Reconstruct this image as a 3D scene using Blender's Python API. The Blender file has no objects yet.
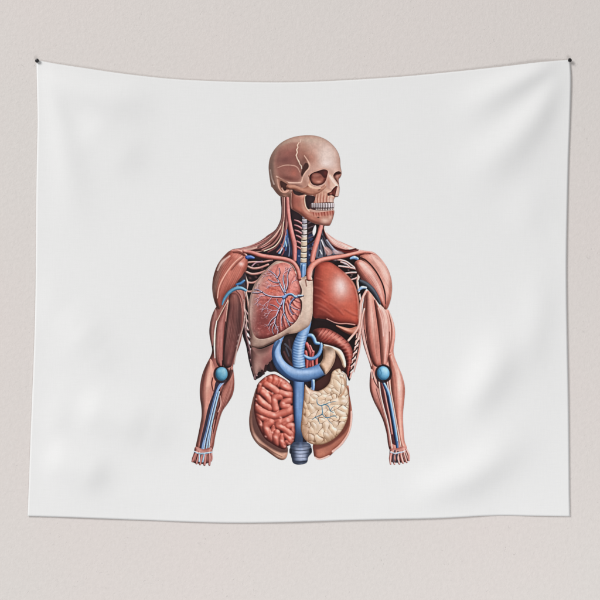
import bpy, math
import numpy as np
from mathutils import Vector

# ---------------------------------------------------------------------------
#  A wall tapestry (printed cloth held by two push pins) on a stucco wall.
#  Plan units: 1 unit of the print plan = 2.5 mm on the wall, origin at its centre.
# ---------------------------------------------------------------------------
U = 0.0025
rng = np.random.RandomState(7)

# ------------------------------------------------------- print design (numpy)
S = 3                                    # samples of ink per plan unit
PX0, PY0, PX1, PY1 = 186, 130, 414, 470
PW, PH = (PX1 - PX0) * S, (PY1 - PY0) * S
GX = (PX0 + (np.arange(PW, dtype=np.float32) + .5) / S)[None, :].repeat(PH, 0)
GY = (PY0 + (np.arange(PH, dtype=np.float32) + .5) / S)[:, None].repeat(PW, 1)
INK = np.full((PH, PW, 3), 200., np.float32)
LAB = np.zeros((PH, PW), np.int16)
SIL = np.full((PH, PW), -99., np.float32)
CLIP = [None]
IDS = ['']                               # key of every printed piece

def pid(key):
    if key not in IDS: IDS.append(key)
    return IDS.index(key)

def q(s, x0=0., y0=0., k=1.):
    return [(x0 + float(a.split(',')[0]) / k, y0 + float(a.split(',')[1]) / k) for a in s.split()]

def crom(p, closed, n=5):
    p = np.array(p, float)
    m = len(p); out = []
    if m < 3 and not closed: return p
    for i in range(m if closed else m - 1):
        if closed: a, b, c, d = p[i - 1], p[i], p[(i + 1) % m], p[(i + 2) % m]
        else: a, b, c, d = p[max(i - 1, 0)], p[i], p[i + 1], p[min(i + 2, m - 1)]
        for t in np.arange(n) / n:
            out.append(.5 * (2 * b + (c - a) * t + (2 * a - 5 * b + 4 * c - d) * t * t + (3 * b - a - 3 * c + d) * t ** 3))
    if not closed: out.append(p[-1])
    return np.array(out)

def window(p, pad):
    x0 = int(max((p[:, 0].min() - pad - PX0) * S, 0)); x1 = int(min((p[:, 0].max() + pad - PX0) * S + 1, PW))
    y0 = int(max((p[:, 1].min() - pad - PY0) * S, 0)); y1 = int(min((p[:, 1].max() + pad - PY0) * S + 1, PH))
    return slice(y0, max(y1, y0 + 2)), slice(x0, max(x1, x0 + 2))

def sdf(pts, smooth=True):
    p = crom(pts, True) if smooth else np.array(pts, float)
    w = window(p, 2.5)
    X, Y = GX[w], GY[w]
    best = np.full(X.shape, 1e9, np.float32); ins = np.zeros(X.shape, bool)
    for i in range(len(p)):
        ax, ay = p[i - 1]; bx, by = p[i]
        ex, ey = bx - ax, by - ay
        L = ex * ex + ey * ey
        if L < 1e-9: continue
        t = np.clip(((X - ax) * ex + (Y - ay) * ey) / L, 0, 1)
        best = np.minimum(best, (X - ax - t * ex) ** 2 + (Y - ay - t * ey) ** 2)
        if ay != by:
            ins ^= ((ay > Y) != (by > Y)) & (X < ex * (Y - ay) / ey + ax)
    d = np.sqrt(best)
    return w, np.where(ins, d, -d)

def strk(pts, r, smooth=True):
    p = crom(pts, False) if smooth else np.array(pts, float)
    rr = np.interp(np.linspace(0, 1, len(p)), np.linspace(0, 1, len(r)), r) if hasattr(r, '__len__') else np.full(len(p), r)
    w = window(p, rr.max() + 2)
    X, Y = GX[w], GY[w]
    d = np.full(X.shape, -99., np.float32); rad = np.ones(X.shape, np.float32)
    for i in range(len(p) - 1):
        ax, ay = p[i]; ex, ey = p[i + 1] - p[i]
        L = ex * ex + ey * ey + 1e-9
        t = np.clip(((X - ax) * ex + (Y - ay) * ey) / L, 0, 1)
        ri = rr[i] + (rr[i + 1] - rr[i]) * t
        di = ri - np.hypot(X - ax - t * ex, Y - ay - t * ey)
        m = di > d
        d[m] = di[m]; rad[m] = ri[m]
    return w, d, rad

def blur(a, n):
    if n < 1: return a
    for ax in (0, 1):
        for _ in range(2):
            pad = [(0, 0), (0, 0)]; pad[ax] = (n + 1, n)
            c = np.cumsum(np.pad(a, pad, mode='edge'), axis=ax)
            k = 2 * n + 1
            a = (np.take(c, range(k, c.shape[ax]), ax) - np.take(c, range(0, c.shape[ax] - k), ax)) / k
    return a

TAB = rng.rand(64, 64).astype(np.float32)
def noise(X, Y, sx, sy=None, ang=0., seed=0):
    sy = sy or sx
    c, s = math.cos(math.radians(ang)), math.sin(math.radians(ang))
    u = (X * c + Y * s) / sx + seed * 7.3; v = (-X * s + Y * c) / sy + seed * 3.1
    iu, iv = np.floor(u).astype(int), np.floor(v).astype(int)
    fu, fv = u - iu, v - iv
    fu, fv = fu * fu * (3 - 2 * fu), fv * fv * (3 - 2 * fv)
    g = lambda a, b: TAB[a & 63, b & 63]
    return (g(iu, iv) * (1 - fu) + g(iu + 1, iv) * fu) * (1 - fv) + (g(iu, iv + 1) * (1 - fu) + g(iu + 1, iv + 1) * fu) * fv

def C(c): return np.array(c, np.float32)
def comp(w, d, col, a=1., part=None, soft=1.):
    al = np.clip(d * S / soft + .5, 0, 1)
    dd = d
    if CLIP[0] is not None:
        cw = CLIP[0][w]
        al = al * np.clip(cw * S + .5, 0, 1); dd = np.minimum(d, cw)
    if part:
        LAB[w][al > .5] = pid(part)
        SIL[w] = np.maximum(SIL[w], dd)
    al = (al * a)[..., None]
    INK[w] = INK[w] * (1 - al) + np.asarray(col, np.float32) * al

class inside:
    def __init__(s, reg):
        s.f = np.full((PH, PW), -99., np.float32); s.f[reg[0]] = reg[1]
    def __enter__(s):
        s.o = CLIP[0]; CLIP[0] = s.f if s.o is None else np.minimum(s.f, s.o)
    def __exit__(s, *a): CLIP[0] = s.o

class outside:
    def __init__(s, reg):
        s.f = np.full((PH, PW), 99., np.float32); s.f[reg[0]] = -reg[1]
    __enter__ = inside.__enter__
    def __exit__(s, *a): CLIP[0] = s.o

LX, LY, LZ = .38, -.40, .83
def ramp(lam, cols):
    dk, md, lt = map(C, cols)
    l = lam[..., None]
    return np.where(l < .72, dk + (md - dk) * np.clip(l / .72, 0, 1), md + (lt - md) * np.clip((l - .72) / .28, 0, 1) ** 1.3)

def lit(h):
    gy, gx = np.gradient(h); gx *= S; gy *= S
    return np.clip((-gx * LX - gy * LY + LZ) / np.sqrt(gx * gx + gy * gy + 1), 0, 1)

def texture(w, col, tex):
    if tex:
        amt, sx, sy, ang = tex
        n = noise(GX[w], GY[w], sx, sy, ang, 1) * .65 + noise(GX[w], GY[w], sx * .45, sy * .45, ang, 2) * .35
        col = col * (1 + amt * (n - .5) * 2)[..., None]
    return col

def organ(pts, wd, cols, part, k=1., tex=None, bl=2, smooth=True, a=1.):
    w, d = sdf(pts, smooth)
    t = np.clip(d / wd, 0, 1)
    h = blur(k * wd * np.sqrt(np.maximum(1 - (1 - t) ** 2, 0)), bl)
    comp(w, d, texture(w, ramp(lit(h), cols), tex), a, part)
    return w, d

def tube(pts, r, cols, part=None, k=1., a=1., tex=None, smooth=True):
    w, d, rad = strk(pts, r, smooth)
    e = np.clip(1 - np.clip(d, 0, None) / rad, 0, 1)
    h = blur(k * rad * np.sqrt(np.maximum(1 - e ** 2, 0)), 1)
    comp(w, d, texture(w, ramp(lit(h), cols), tex), a, part)
    return w, d

def gyri(reg, strokes, cols, part, k=.9, base=0., tex=None):
    """folded organ: many round cords pressed together inside one outline"""
    w, dreg = reg
    H = np.zeros(dreg.shape, np.float32) + base
    E = np.full(dreg.shape, -9., np.float32)
    for pts, r in strokes:
        w2, d, rad = strk(pts, r)
        oy, ox = w2[0].start - w[0].start, w2[1].start - w[1].start
        y0, x0 = max(oy, 0), max(ox, 0)
        y1, x1 = min(oy + d.shape[0], H.shape[0]), min(ox + d.shape[1], H.shape[1])
        if y1 <= y0 or x1 <= x0: continue
        sub = d[y0 - oy:y1 - oy, x0 - ox:x1 - ox]; rs = rad[y0 - oy:y1 - oy, x0 - ox:x1 - ox]
        e = np.clip(1 - np.clip(sub, 0, None) / rs, 0, 1)
        H[y0:y1, x0:x1] = np.maximum(H[y0:y1, x0:x1], k * rs * np.sqrt(np.maximum(1 - e ** 2, 0)))
        E[y0:y1, x0:x1] = np.maximum(E[y0:y1, x0:x1], sub)
    t = np.clip(dreg / 7., 0, 1)
    H2 = blur(H, 1) + 5. * np.sqrt(np.maximum(1 - (1 - t) ** 2, 0))
    occ = np.clip(E / 1.1 + .12, 0, 1)
    col = texture(w, ramp(lit(H2), cols), tex)
    col = C(cols[0]) * .95 * (1 - occ)[..., None] + col * occ[..., None]
    comp(w, dreg, col, 1., part)

def line(pts, r, col, a=1., soft=1., part=None, smooth=True):
    w, d, _ = strk(pts, r, smooth)
    comp(w, d + (soft - 1) * .1, C(col), a, part, soft)

def patch(pts, col, a=1., part=None, soft=1., smooth=True):
    w, d = sdf(pts, smooth)
    comp(w, d, C(col), a, part, soft)
    return w, d

def blob(x, y, rx, ry, ang, col, a):
    R = max(rx, ry) * 2.3
    w = window(np.array([(x - R, y - R), (x + R, y + R)]), 0)
    c, s = math.cos(math.radians(ang)), math.sin(math.radians(ang))
    X, Y = GX[w] - x, GY[w] - y
    u, v = (X * c + Y * s) / rx, (-X * s + Y * c) / ry
    al = np.exp(-(u * u + v * v)) * a
    if CLIP[0] is not None: al = al * np.clip(CLIP[0][w] * S + .5, 0, 1)
    al = al[..., None]
    INK[w] = INK[w] * (1 - al) + C(col) * al

def rim(reg, wd, col, a):
    w, d = reg
    al = np.exp(-np.clip(d, 0, None) / wd) * a * (d > -1)
    o = CLIP[0]
    comp(w, d, INK[w] * (1 - al[..., None]) + C(col) * al[..., None], 1.)

def strands(reg, axis, width, n, cols=((70, 34, 32), (244, 210, 194)), a=.3, r=.28):
    """muscle fibres: fine lines along the belly, drawn together at both ends"""
    p = crom(axis, False, 6); m = len(p)
    tg = np.gradient(p, axis=0); tg /= np.hypot(tg[:, 0], tg[:, 1])[:, None] + 1e-6
    nr = np.stack([-tg[:, 1], tg[:, 0]], 1)
    t = np.linspace(0, 1, m); env = .35 + .65 * np.sin(np.pi * np.clip(t * .9 + .05, 0, 1)) ** .8
    with inside(reg):
        for i in range(n):
            o = (i + .5 + (rng.rand() - .5) * .6) / n * 2 - 1
            s, e = sorted((rng.rand() * .45, .55 + rng.rand() * .45))
            k0, k1 = int(s * (m - 1)), max(int(e * (m - 1)), int(s * (m - 1)) + 3)
            pts = (p + nr * (o * width * env)[:, None])[k0:k1 + 1]
            if len(pts) < 3: continue
            line(pts, np.array([.1, 1., .8, .1]) * r * (.7 + .6 * rng.rand()), cols[i % 2], a * (.5 + .8 * rng.rand()), 1.8, smooth=False)
# ------------------------------------------------------------ the figure
MUS = ((70, 36, 34), (176, 104, 92), (226, 172, 156))
MUSL = ((66, 40, 38), (150, 90, 82), (196, 138, 122))
MUSR = ((92, 48, 40), (212, 144, 124), (240, 198, 180))
BONE = ((96, 62, 50), (205, 172, 148), (238, 224, 208))
BLUE = ((42, 64, 98), (106, 144, 184), (182, 206, 228))
CREAM = ((120, 92, 72), (214, 190, 164), (238, 222, 202))
DARK = (42, 30, 32)

# ---- dark trunk and neck base
NECK = 'printed_neck'; CAGE = 'printed_rib_cage'
patch(q("241,258 262,252 300,250 340,252 362,258 369,272 366,290 361,305 361,330 358,352 352,374 349,381 346,374 338,371 330,384 318,392 312,386 309,392 303,392 293,384 285,378 276,372 270,372 266,371 262,376 257,379 254,379 249,362 246,346 242,332 243,310 246,292 243,276"), DARK, part=CAGE)
base = patch(q("281,194 281.5,210 280.6,222 275,230 268,235 260,240.8 250,245.4 240,248 231,250 235,256 260,260 300,275 340,260 366,256 372,252 358,249.5 350,245.8 342.5,242.5 335,238.8 328.3,234.2 325,230 324,224 316,222 300,213 292,196"), (52, 38, 42), part=NECK)

# ---- trapezius, both sides
tl = organ(q("281,221 277,228 272,232.6 262,239.6 254,244 245,247 234,249.3 231,250.6 240,253 255,252.5 268,249 277,241 282,231"), 5, ((88, 50, 46), (158, 98, 90), (196, 146, 132)), 'printed_neck/shoulder_muscle', tex=(.12, 12, 1.2, -32))
strands(tl, q('281,226 273,236 262,243 246,249 234,250.6'), 5, 14, a=.4)
with inside(tl):
    line(q("281,226 274,236 262,245 248,249.5 236,251"), .8, (206, 178, 158), .75, 1.5)
    line(q("281,231 276,240 266,248 252,251.5"), 1.6, (70, 40, 38), .8, 2)
    line(q("282,234 277,243 268,250 256,252"), .7, (190, 150, 130), .8)
    blob(246, 248, 8, 1.4, -14, (216, 178, 164), .55)
tr = organ(q("324.5,225.5 325.3,230 328.3,234 335,238.8 342.5,242.4 350,245.7 360,249.8 369,251.4 360,254 348,253 338,250.5 331,245 326.5,238 324,231"), 5, ((120, 66, 58), (222, 162, 146), (238, 206, 192)), 'printed_neck/shoulder_muscle_2', tex=(.06, 12, 1.2, 28))
strands(tr, q('324.6,228 329,236 338,243 352,249 366,252'), 4.4, 12, ((150, 84, 76), (248, 222, 210)), a=.35)
with inside(tr):
    blob(333, 241, 8, 2.2, 38, (240, 212, 198), .6)
    line(q("323,229 325.5,237 331,244.5 339,249 348,250.5 356,249"), .9, (86, 30, 30), .9, 1.5)
    line(q("340,250.5 350,252 358,250"), .8, (110, 40, 38), .8)

# ---- right triangle of the neck (grey blue with dark cords)
with inside(base):
    patch(q("321,229 323.5,236 328,243 335,249.5 342,252 330,256 316,258 317,245"), (112, 116, 128), .9, soft=6)
    for s, c, r in (("321,233 321.5,241 323.5,250 324,256", (44, 46, 56), .8), ("322.5,236 326,244 331,250 332,254", (52, 44, 52), .8),
                    ("319,242 319.5,250 318.5,256", (60, 66, 82), .7), ("324,246 327,252 326,256", (70, 40, 42), .8), ("327,240 333,248 338,252", (170, 176, 186), .7),
                    ("321.5,240 324.5,247 329,252", (206, 200, 202), .6), ("320,250 322,254", (210, 214, 220), .5)):
        line(q(s), r, c, .9)
    patch(q("324,247 329,248 333,253 327,255"), (206, 160, 148), .75, soft=4)
    patch(q("333,250 340,251.5 344,253.5 336,254.5"), (214, 178, 170), .7, soft=4)
    # blue beds beside the spine
    patch(q("308,236 316,238 313,262 307,264"), (54, 72, 108), .8, soft=5)
    patch(q("297,250 303,252 303,268 297,262"), (58, 84, 126), .8, soft=5)
    patch(q("284,232 292,238 294,256 280,254 277,250"), (46, 54, 78), .8, soft=8)
    for s in ("309,240 312,246 310,252", "313,240 310,246 313,252", "309,250 313,256 309,260", "311,236 314,238"):
        line(q(s), .55, (26, 28, 44), .9)
    for x, y in ((310, 243), (312, 249), (309.5, 255), (311.5, 259), (313.5, 245), (299, 256), (301, 260)):
        blob(x, y, .9, .7, 20, (176, 192, 216), .8)
    # pointed side processes of the neck bones
    for y in (221.5, 226.5, 231.5, 236.5, 242, 247.5):
        tube([(294.5, y - 1.6), (298, y - .3), (301.8, y + 2.2)], (.5, .9, 1.3), ((50, 24, 28), (150, 92, 94), (206, 150, 146)))
        tube([(314, y - .6), (311, y + .6), (308, y + 2)], (.5, .8, 1.), ((24, 20, 26), (84, 70, 76), (150, 130, 130)), a=.75)

# ---- neck spine
sp = tube(q("304.6,214 304.4,230 304,246 303.5,262 303,274"), (2.2, 2.6, 3., 3., 2.6), ((70, 60, 66), (176, 166, 160), (216, 206, 196)), 'printed_neck/spine')
with inside(sp):
    patch(q("298,240 310,240 310,264 298,264"), (214, 192, 150), .55, soft=6)
    patch(q("298,211 310,211 310,226 298,226"), (128, 132, 154), .5, soft=6)
    for i, y in enumerate((218, 223, 229, 234, 239.5, 245.5, 251.5, 257, 262)):
        line([(300, y + .3), (304, y + .9), (308, y + .2)], .55, (74, 58, 52), .85)
        line([(300.5, y + 1.4), (304, y + 1.9), (307.5, y + 1.3)], .5, (232, 222, 206), .6)
    patch(q("299,264 308,264 307,276 300,276"), (112, 152, 192), .85, soft=3)
tube(q("303,266 302.6,274 302.8,282"), (2, 1.9, 1.5), BLUE, NECK)

# ---- cords of the left neck
for s, r, c in (("282.2,196 282.6,208 281.5,220 276,231 268,240 258,247", (1.3, 1.2, 1.1, .9), ((52, 34, 34), (120, 84, 78), (176, 140, 124))),
                ("284,196 284.2,210 283.2,222 280,234 273,244 262,250", (1.1, 1.1, 1., .8), ((70, 40, 40), (150, 100, 92), (220, 190, 168))),
                ("286,196 286,212 285,226 281.5,238 276,247 268,252", (1.2, 1.2, 1., .8), ((50, 30, 32), (112, 66, 66), (170, 116, 108))),
                ("287.2,204 286.8,220 285.5,234 282,246 277,252", (.9, .9, .8, .6), ((70, 40, 42), (160, 104, 98), (214, 170, 156))),
                ("283.5,222 281.5,236 275,246 264,251", (.5, .6, .5), ((100, 70, 60), (196, 164, 140), (230, 208, 186)))):
    tube(q(s), r, c, NECK)
for s, c, r in (("286,236 284,246 279,253", (110, 150, 190), .7), ("287,230 287.5,240 285.5,250", (70, 100, 150), .8), ("288,238 289.5,248 289,256", (120, 130, 150), .5),
                ("283,246 280,253", (210, 220, 230), .5), ("285.5,241 286.5,246", (170, 210, 215), .5), ("290,242 291.5,254", (60, 64, 84), .7), ("281,244 284,250 282,255", (150, 80, 80), .6)):
    line(q(s), r, c, .9)
# ---- strap muscles
tube(q("286.8,190 287.4,200 288,210 289.6,222 292,234 294.4,246 294.6,260"), (1.5, 1.8, 2., 2.3, 2.7, 2.5, 1.9), ((84, 44, 44), (188, 114, 106), (226, 164, 152)), 'printed_neck/neck_muscle', tex=(.08, 8, .8, 75))
line(q("290.6,204 291,214 293,226 296.5,240"), .7, (38, 30, 40), .8)
tube(q("321.5,225 319.5,232 316.6,242 313.8,252 312.2,261"), (1.9, 2.2, 2.5, 2.6, 2.4), ((104, 54, 48), (208, 134, 120), (236, 180, 166)), 'printed_neck/neck_muscle_2', tex=(.07, 8, .8, 105))
patch(q("315.2,225 316.3,228 315.4,233.5 313.4,235.5 312.6,231"), (222, 222, 224), .95, soft=1.5)
line(q("317.5,224.5 316.8,232 313.4,240 308,244"), .9, (40, 28, 30), .85)

# ---- ribs at the left, seen past the lung
def rib(s, r, part, c=((78, 46, 42), (172, 122, 110), (214, 172, 158))): tube(q(s), r, c, part)
for i, (s, r) in enumerate((("248,266.5 253,268.4 260,267.6 268,264.5", 1.), ("246.5,272 252,274 259,273.2 265,271", 1.1), ("245.5,281 249,282.6 254,282.4 260,279", 1.),
                            ("244.5,289 248,291.5 253,291", .9), ("247,262.5 254,261.8 262,262 272,260", .9))):
    rib(s, r, CAGE + '/rib')
tube(q("252,266 256,262.6 262,261.4"), .7, ((60, 40, 50), (150, 116, 124), (196, 170, 176)), CAGE)
tube(q("243.5,271 245.5,278 247.5,284 246,292 247.5,300 249,312"), (1., 1.2, 1., .9, .8), ((90, 56, 50), (180, 136, 122), (220, 188, 170)), CAGE + '/rib')
for x, y in ((256, 277), (250, 278), (262, 269), (258, 264.6)): blob(x, y, 1.6, 1, 30, (130, 86, 84), .6)
# slanted rib ends down the left flank
for i in range(9):
    y = 309 + i * 7.6; x = 243.4 + max(0, i - 2) * 1.4
    tube([(x + 4.6, y + 6), (x + 1.6, y + 1.6), (x - .2, y - 2.6)], (1.1, 1.2, .6), ((40, 26, 28), (110, 76, 76), (190, 160, 152)), CAGE + '/rib')
    if i > 1: patch([(x + 2.4, y + 1.2), (x + 4.2, y + 3), (x + 3.8, y + 5.4), (x + 2.2, y + 3.4)], (222, 216, 214), .9, soft=1.4)
tube(q("243,318 246,336 250,352 253.6,370 254.6,379"), (1.1, 1., 1., 1.2, .9), ((40, 28, 30), (96, 66, 68), (160, 130, 126)), CAGE + '/rib')

# ---- ribs at the right, between liver and arm
for s, r in (("338,259.5 346,261.5 353,266.5 357,270", .9), ("339,266 347,267 355,268.6", .8), ("345,273.4 350,272.6 356,272.4", .8), ("341,262 346,263.6 350,267", .7), ("350,280 355,278.5 358,277", .7)):
    rib(s, r, CAGE + '/rib', ((90, 50, 46), (206, 152, 140), (236, 204, 194)))
blob(345, 263.6, 2, 1, 30, (190, 186, 190), .8); blob(335.5, 259.5, 2.2, 1.1, 0, (220, 206, 206), .7)
tube(q("361,270 358.6,276 357.6,283 359,291 360.5,300"), (1., 1.5, 1.2, 1., .8), ((110, 72, 62), (216, 176, 160), (240, 212, 198)), CAGE + '/rib')
for x, y in ((352, 274.8), (355, 279), (351, 276.6), (348.6, 270)): blob(x, y, 1, .7, 10, (150, 120, 118), .7)

# ------------------------------------------------------------- left lung
LUNG = 'printed_lung'; LIN = 'printed_lung_lining'
pl = organ(q("278,260.3 270,265.6 262,273.6 255,283 251,293 248.8,303 248,314 248.6,326 250.4,336 251,347 260,348 270,344 280,339 287,334.6 296,333 303,330 309.5,325 312.6,314 313.2,300 312.8,284 311.5,277 306,276 300,277 297,266 289,260.5"), 8, ((112, 84, 76), (196, 170, 150), (222, 204, 186)), LIN, tex=(.05, 3, 3, 0))
with inside(pl):
    blob(308, 300, 4, 22, 5, (226, 210, 188), .6); blob(258, 341, 10, 4, -8, (150, 122, 110), .5); blob(296, 330, 8, 3, -25, (214, 190, 160), .6)
    line(q("251,347 260,348 270,344 280,339 288,334"), 1.1, (90, 66, 58), .7, 2)
    line(q("305.5,280 306.5,286"), .5, (120, 60, 50), .5, 2)
    blob(252, 300, 4, 18, 8, (186, 166, 152), .5)
lr = organ(q("277,264 284,262.4 291,265.6 296,273.5 299.4,283 300.8,290.5 298.8,296.4 300.6,300.5 301.2,306 299.6,314.5 295,322.4 285,329.8 274.5,335.6 264,338.8 256,337.4 251.6,328 250,314 250.8,303 253.2,293 257.4,283 264,273.6 271,266.4"), 9, ((108, 56, 52), (196, 114, 102), (230, 160, 146)), LUNG, tex=(.13, 2.2, 1.3, 60), bl=4)
with inside(lr):
    blob(262, 318, 12, 17, 10, (112, 56, 56), .75); blob(272, 326, 14, 8, -20, (120, 52, 50), .6); blob(274, 306, 10, 8, 0, (184, 76, 66), .5)
    blob(264, 286, 5, 12, 32, (214, 164, 150), .6); blob(283, 270, 9, 8, 0, (222, 156, 142), .65); blob(292, 312, 7, 11, 20, (222, 138, 122), .6); blob(272, 290, 6, 3, 0, (214, 104, 78), .6)
    blob(288, 300, 3, 3, 0, (224, 130, 100), .6); blob(292, 284, 5, 8, 0, (226, 158, 146), .5)
    for s in ("288,301 291,309 296,315 300,318", "286,304 289,313 294,320 297,324", "284,307 286,316 290,324 293,328", "282,309 283,319 285,327 287,331", "280,312 279,322 280,330", "291,299 294,305 300,309",
              "292,298 296,301 301,303"):
        line(q(s), (.9, .7, .5), (110, 46, 44), .65, 2)
        line([(x + 1.3, y - .4) for x, y in q(s)], .7, (236, 170, 152), .5, 2)
    for s in ("278,266 276,274 279,282", "270,276 274,280 280,287", "262,285 270,288 280,291", "259,300 268,300 279,299", "288,268 286,276 285,286", "294,276 290,284 288,290"):
        line(q(s), (.4, .8, .3), (128, 56, 56), .32, 3)
    for i in range(46):
        x, y = 256 + rng.rand() * 24, 300 + rng.rand() * 36
        aa = math.radians(120 + rng.rand() * 60); l = 1.5 + rng.rand() * 3
        line([(x, y), (x + l * .5 * math.cos(aa) + .3, y + l * .5 * math.sin(aa)), (x + l * math.cos(aa + .3), y + l * math.sin(aa + .3))], .2, (206, 156, 146), .22, 1.6)
    for i in range(40):
        x, y = 262 + rng.rand() * 34, 266 + rng.rand() * 30
        blob(x, y, .9, .5, rng.rand() * 180, (236, 190, 178), .35)
with inside(lr):
    blob(251, 310, 4, 26, 4, (190, 164, 148), .9); blob(258, 284, 3.4, 15, 32, (204, 172, 156), .85); blob(270, 267, 6, 3, -40, (208, 172, 158), .7); blob(256, 334, 4, 4, 0, (160, 124, 114), .6); blob(255, 312, 3, 24, 5, (170, 126, 116), .5)
    for i in range(260):
        x, y = 252 + rng.rand() * 48, 264 + rng.rand() * 74
        blob(x, y, .4 + rng.rand() * .9, .3 + rng.rand() * .4, rng.rand() * 180, ((232, 176, 164), (120, 56, 56))[i % 2], .22)
with inside(sdf(q('256,334 280,322 292,280 304,270 306,310 296,332 270,344'))): rim(lr, 1.1, (96, 50, 48), .75)
patch(q("299.4,284 301.8,289 301.6,294 299.6,297.5 301.8,301 302,308 300.2,315 301,305 299,297 300.6,291"), (64, 36, 34), .8, soft=2)

def twig(x, y, ang, ln, r, depth):
    if depth == 0 or r < .1: return
    a2 = ang + (rng.rand() - .5) * .7
    pts = [(x, y), (x + .5 * ln * math.cos(ang), y + .5 * ln * math.sin(ang)), (x + ln * math.cos(a2), y + ln * math.sin(a2))]
    line([(u_ + .25, v_ + .35) for u_, v_ in pts], (r * 1.1, r * .8), (70, 34, 44), .45, 1.6)
    line(pts, (r, r * .7), (214, 198, 208), .7, 1.2)
    ex, ey = pts[-1]
    twig(ex, ey, a2 + .25 + rng.rand() * .5, ln * (.6 + .3 * rng.rand()), r * .72, depth - 1)
    twig(ex, ey, a2 - .25 - rng.rand() * .5, ln * (.6 + .3 * rng.rand()), r * .72, depth - 1)
with inside(lr):
    for x, y, ang, ln, r, dp in ((270, 271, 225, 4, .34, 4), (266, 295, 165, 5, .34, 4), (262, 292, 215, 4, .3, 4), (272, 297, 130, 6, .32, 5), (276, 316, 120, 6, .36, 5), (278, 330, 110, 3, .3, 3), (283, 276, 280, 4, .3, 4), (288, 271, 290, 4, .28, 4),
                                 (289, 325, 60, 3, .28, 3), (276, 277, 190, 5, .3, 4), (280, 285, 170, 5, .3, 4), (278, 310, 170, 6, .34, 5), (297, 309, 20, 2, .25, 2), (291, 310, 70, 3, .25, 3), (292, 283, 300, 4, .26, 3), (259, 300, 150, 3, .25, 3)):
        twig(x, y, math.radians(ang), ln, r, dp)
V1 = ((50, 54, 96), (146, 164, 206), (220, 226, 240)); V2 = ((62, 40, 58), (168, 158, 178), (226, 220, 228))
VES = LUNG + '/lung_vessel'
def vein(s, r, c=V1, part=VES):
    pts = q(s); r = [v * .6 for v in r]
    pts = [(x + .5 * (noise(np.array(x), np.array(y), 2.2, seed=3) - .5), y + .9 * (noise(np.array(x), np.array(y), 2.2, seed=5) - .5)) for x, y in pts]
    line([(x + .35, y + .5) for x, y in pts], [v + .35 for v in r], (52, 30, 50), .75, 1.5)
    tube(pts, r, c, part)
vein("286,296 280,296.4 272,296.2 266,294.6 261.5,291.4 258,289.6 254,289", (1.4, 1., .8, .7, .55, .4, .3), V2)
vein("262,291.6 258,292.6 252,292.2", (.5, .4, .3), V2)
vein("286,295 282,289 278.6,281.4 275,275 269.5,270.5", (1.5, 1.1, .8, .6, .35), V2)
vein("279,282 274,281.5 268,279", (.55, .4, .25), V2)
vein("285,292 284.4,286 283,279.5 283.4,275", (1.2, .9, .6, .3), V1)
vein("286.4,289 287.6,282 287,276 289,270", (.8, .7, .5, .25), V2)
vein("277,278 279.6,273 279,268", (.5, .4, .25), V2)
vein("284,298 281,304 278.6,310 276,316.4 275,323 278.4,331", (1.7, 1.2, 1., .8, .6, .35), V2)
vein("279,309 274.6,305.6 270,304", (.5, .4, .25), V2); vein("276,316 271,320 268,326", (.5, .4, .25), V2)
vein("280.6,305 277.6,302 276.4,298.4", (.6, .5, .3), V2); vein("275,322 272,329 273.6,334", (.45, .35, .25), V2)
vein("284.6,298 283.4,304 284,311.6 286.4,319 289.4,326", (1.6, 1.1, .8, .6, .3), V1)
vein("284,312 281.6,318 282,326", (.5, .4, .25), V2); vein("286,318 290,322 293,323", (.5, .4, .25), V2)
vein("294.6,297.4 291,301.4 289.6,306 290.4,310.4 293,314", (1., .9, .7, .5, .3), ((40, 40, 70), (110, 120, 160), (190, 200, 220)))
vein("290,305 293.4,308 297,309.4", (.5, .4, .25), V2)
vein("283.4,297.6 287.6,294.4 291.6,294.4 295.4,296.6 300.6,295.6", (2.1, 1.5, 1.6, 1.7, 1.2), BLUE)
blob(284.6, 296.6, 2, 1.6, 0, (150, 176, 220), .7); blob(296, 296.2, 2, 1, 10, (176, 206, 230), .8)
vein("298,295.8 303,295.4", (1.4, .8), ((80, 110, 140), (150, 180, 204), (206, 222, 234)))

# ---- lower flap under the lung
fl = organ(q("251.2,348 260,349.2 270,345.6 281,340 283,341 277.6,348 274.4,356 270,362 266,366.6 263.4,371.4 258.6,372 256.6,375 253.4,374 251.6,362"), 9, ((84, 58, 54), (150, 106, 98), (178, 140, 126)), CAGE + '/diaphragm')
with inside(fl):
    blob(262, 350, 12, 4, -18, (96, 70, 64), .7); blob(274, 349, 4, 9, 32, (176, 106, 102), .7); blob(257, 366, 4, 9, 8, (184, 150, 136), .7); blob(266, 361, 4, 4, 0, (140, 84, 80), .5)
for s in ("262,371 263.4,373.6", "266,366 265,371", "270,363 272,369"): line(q(s), 1.3, (60, 36, 36), .9, part=CAGE)

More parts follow.
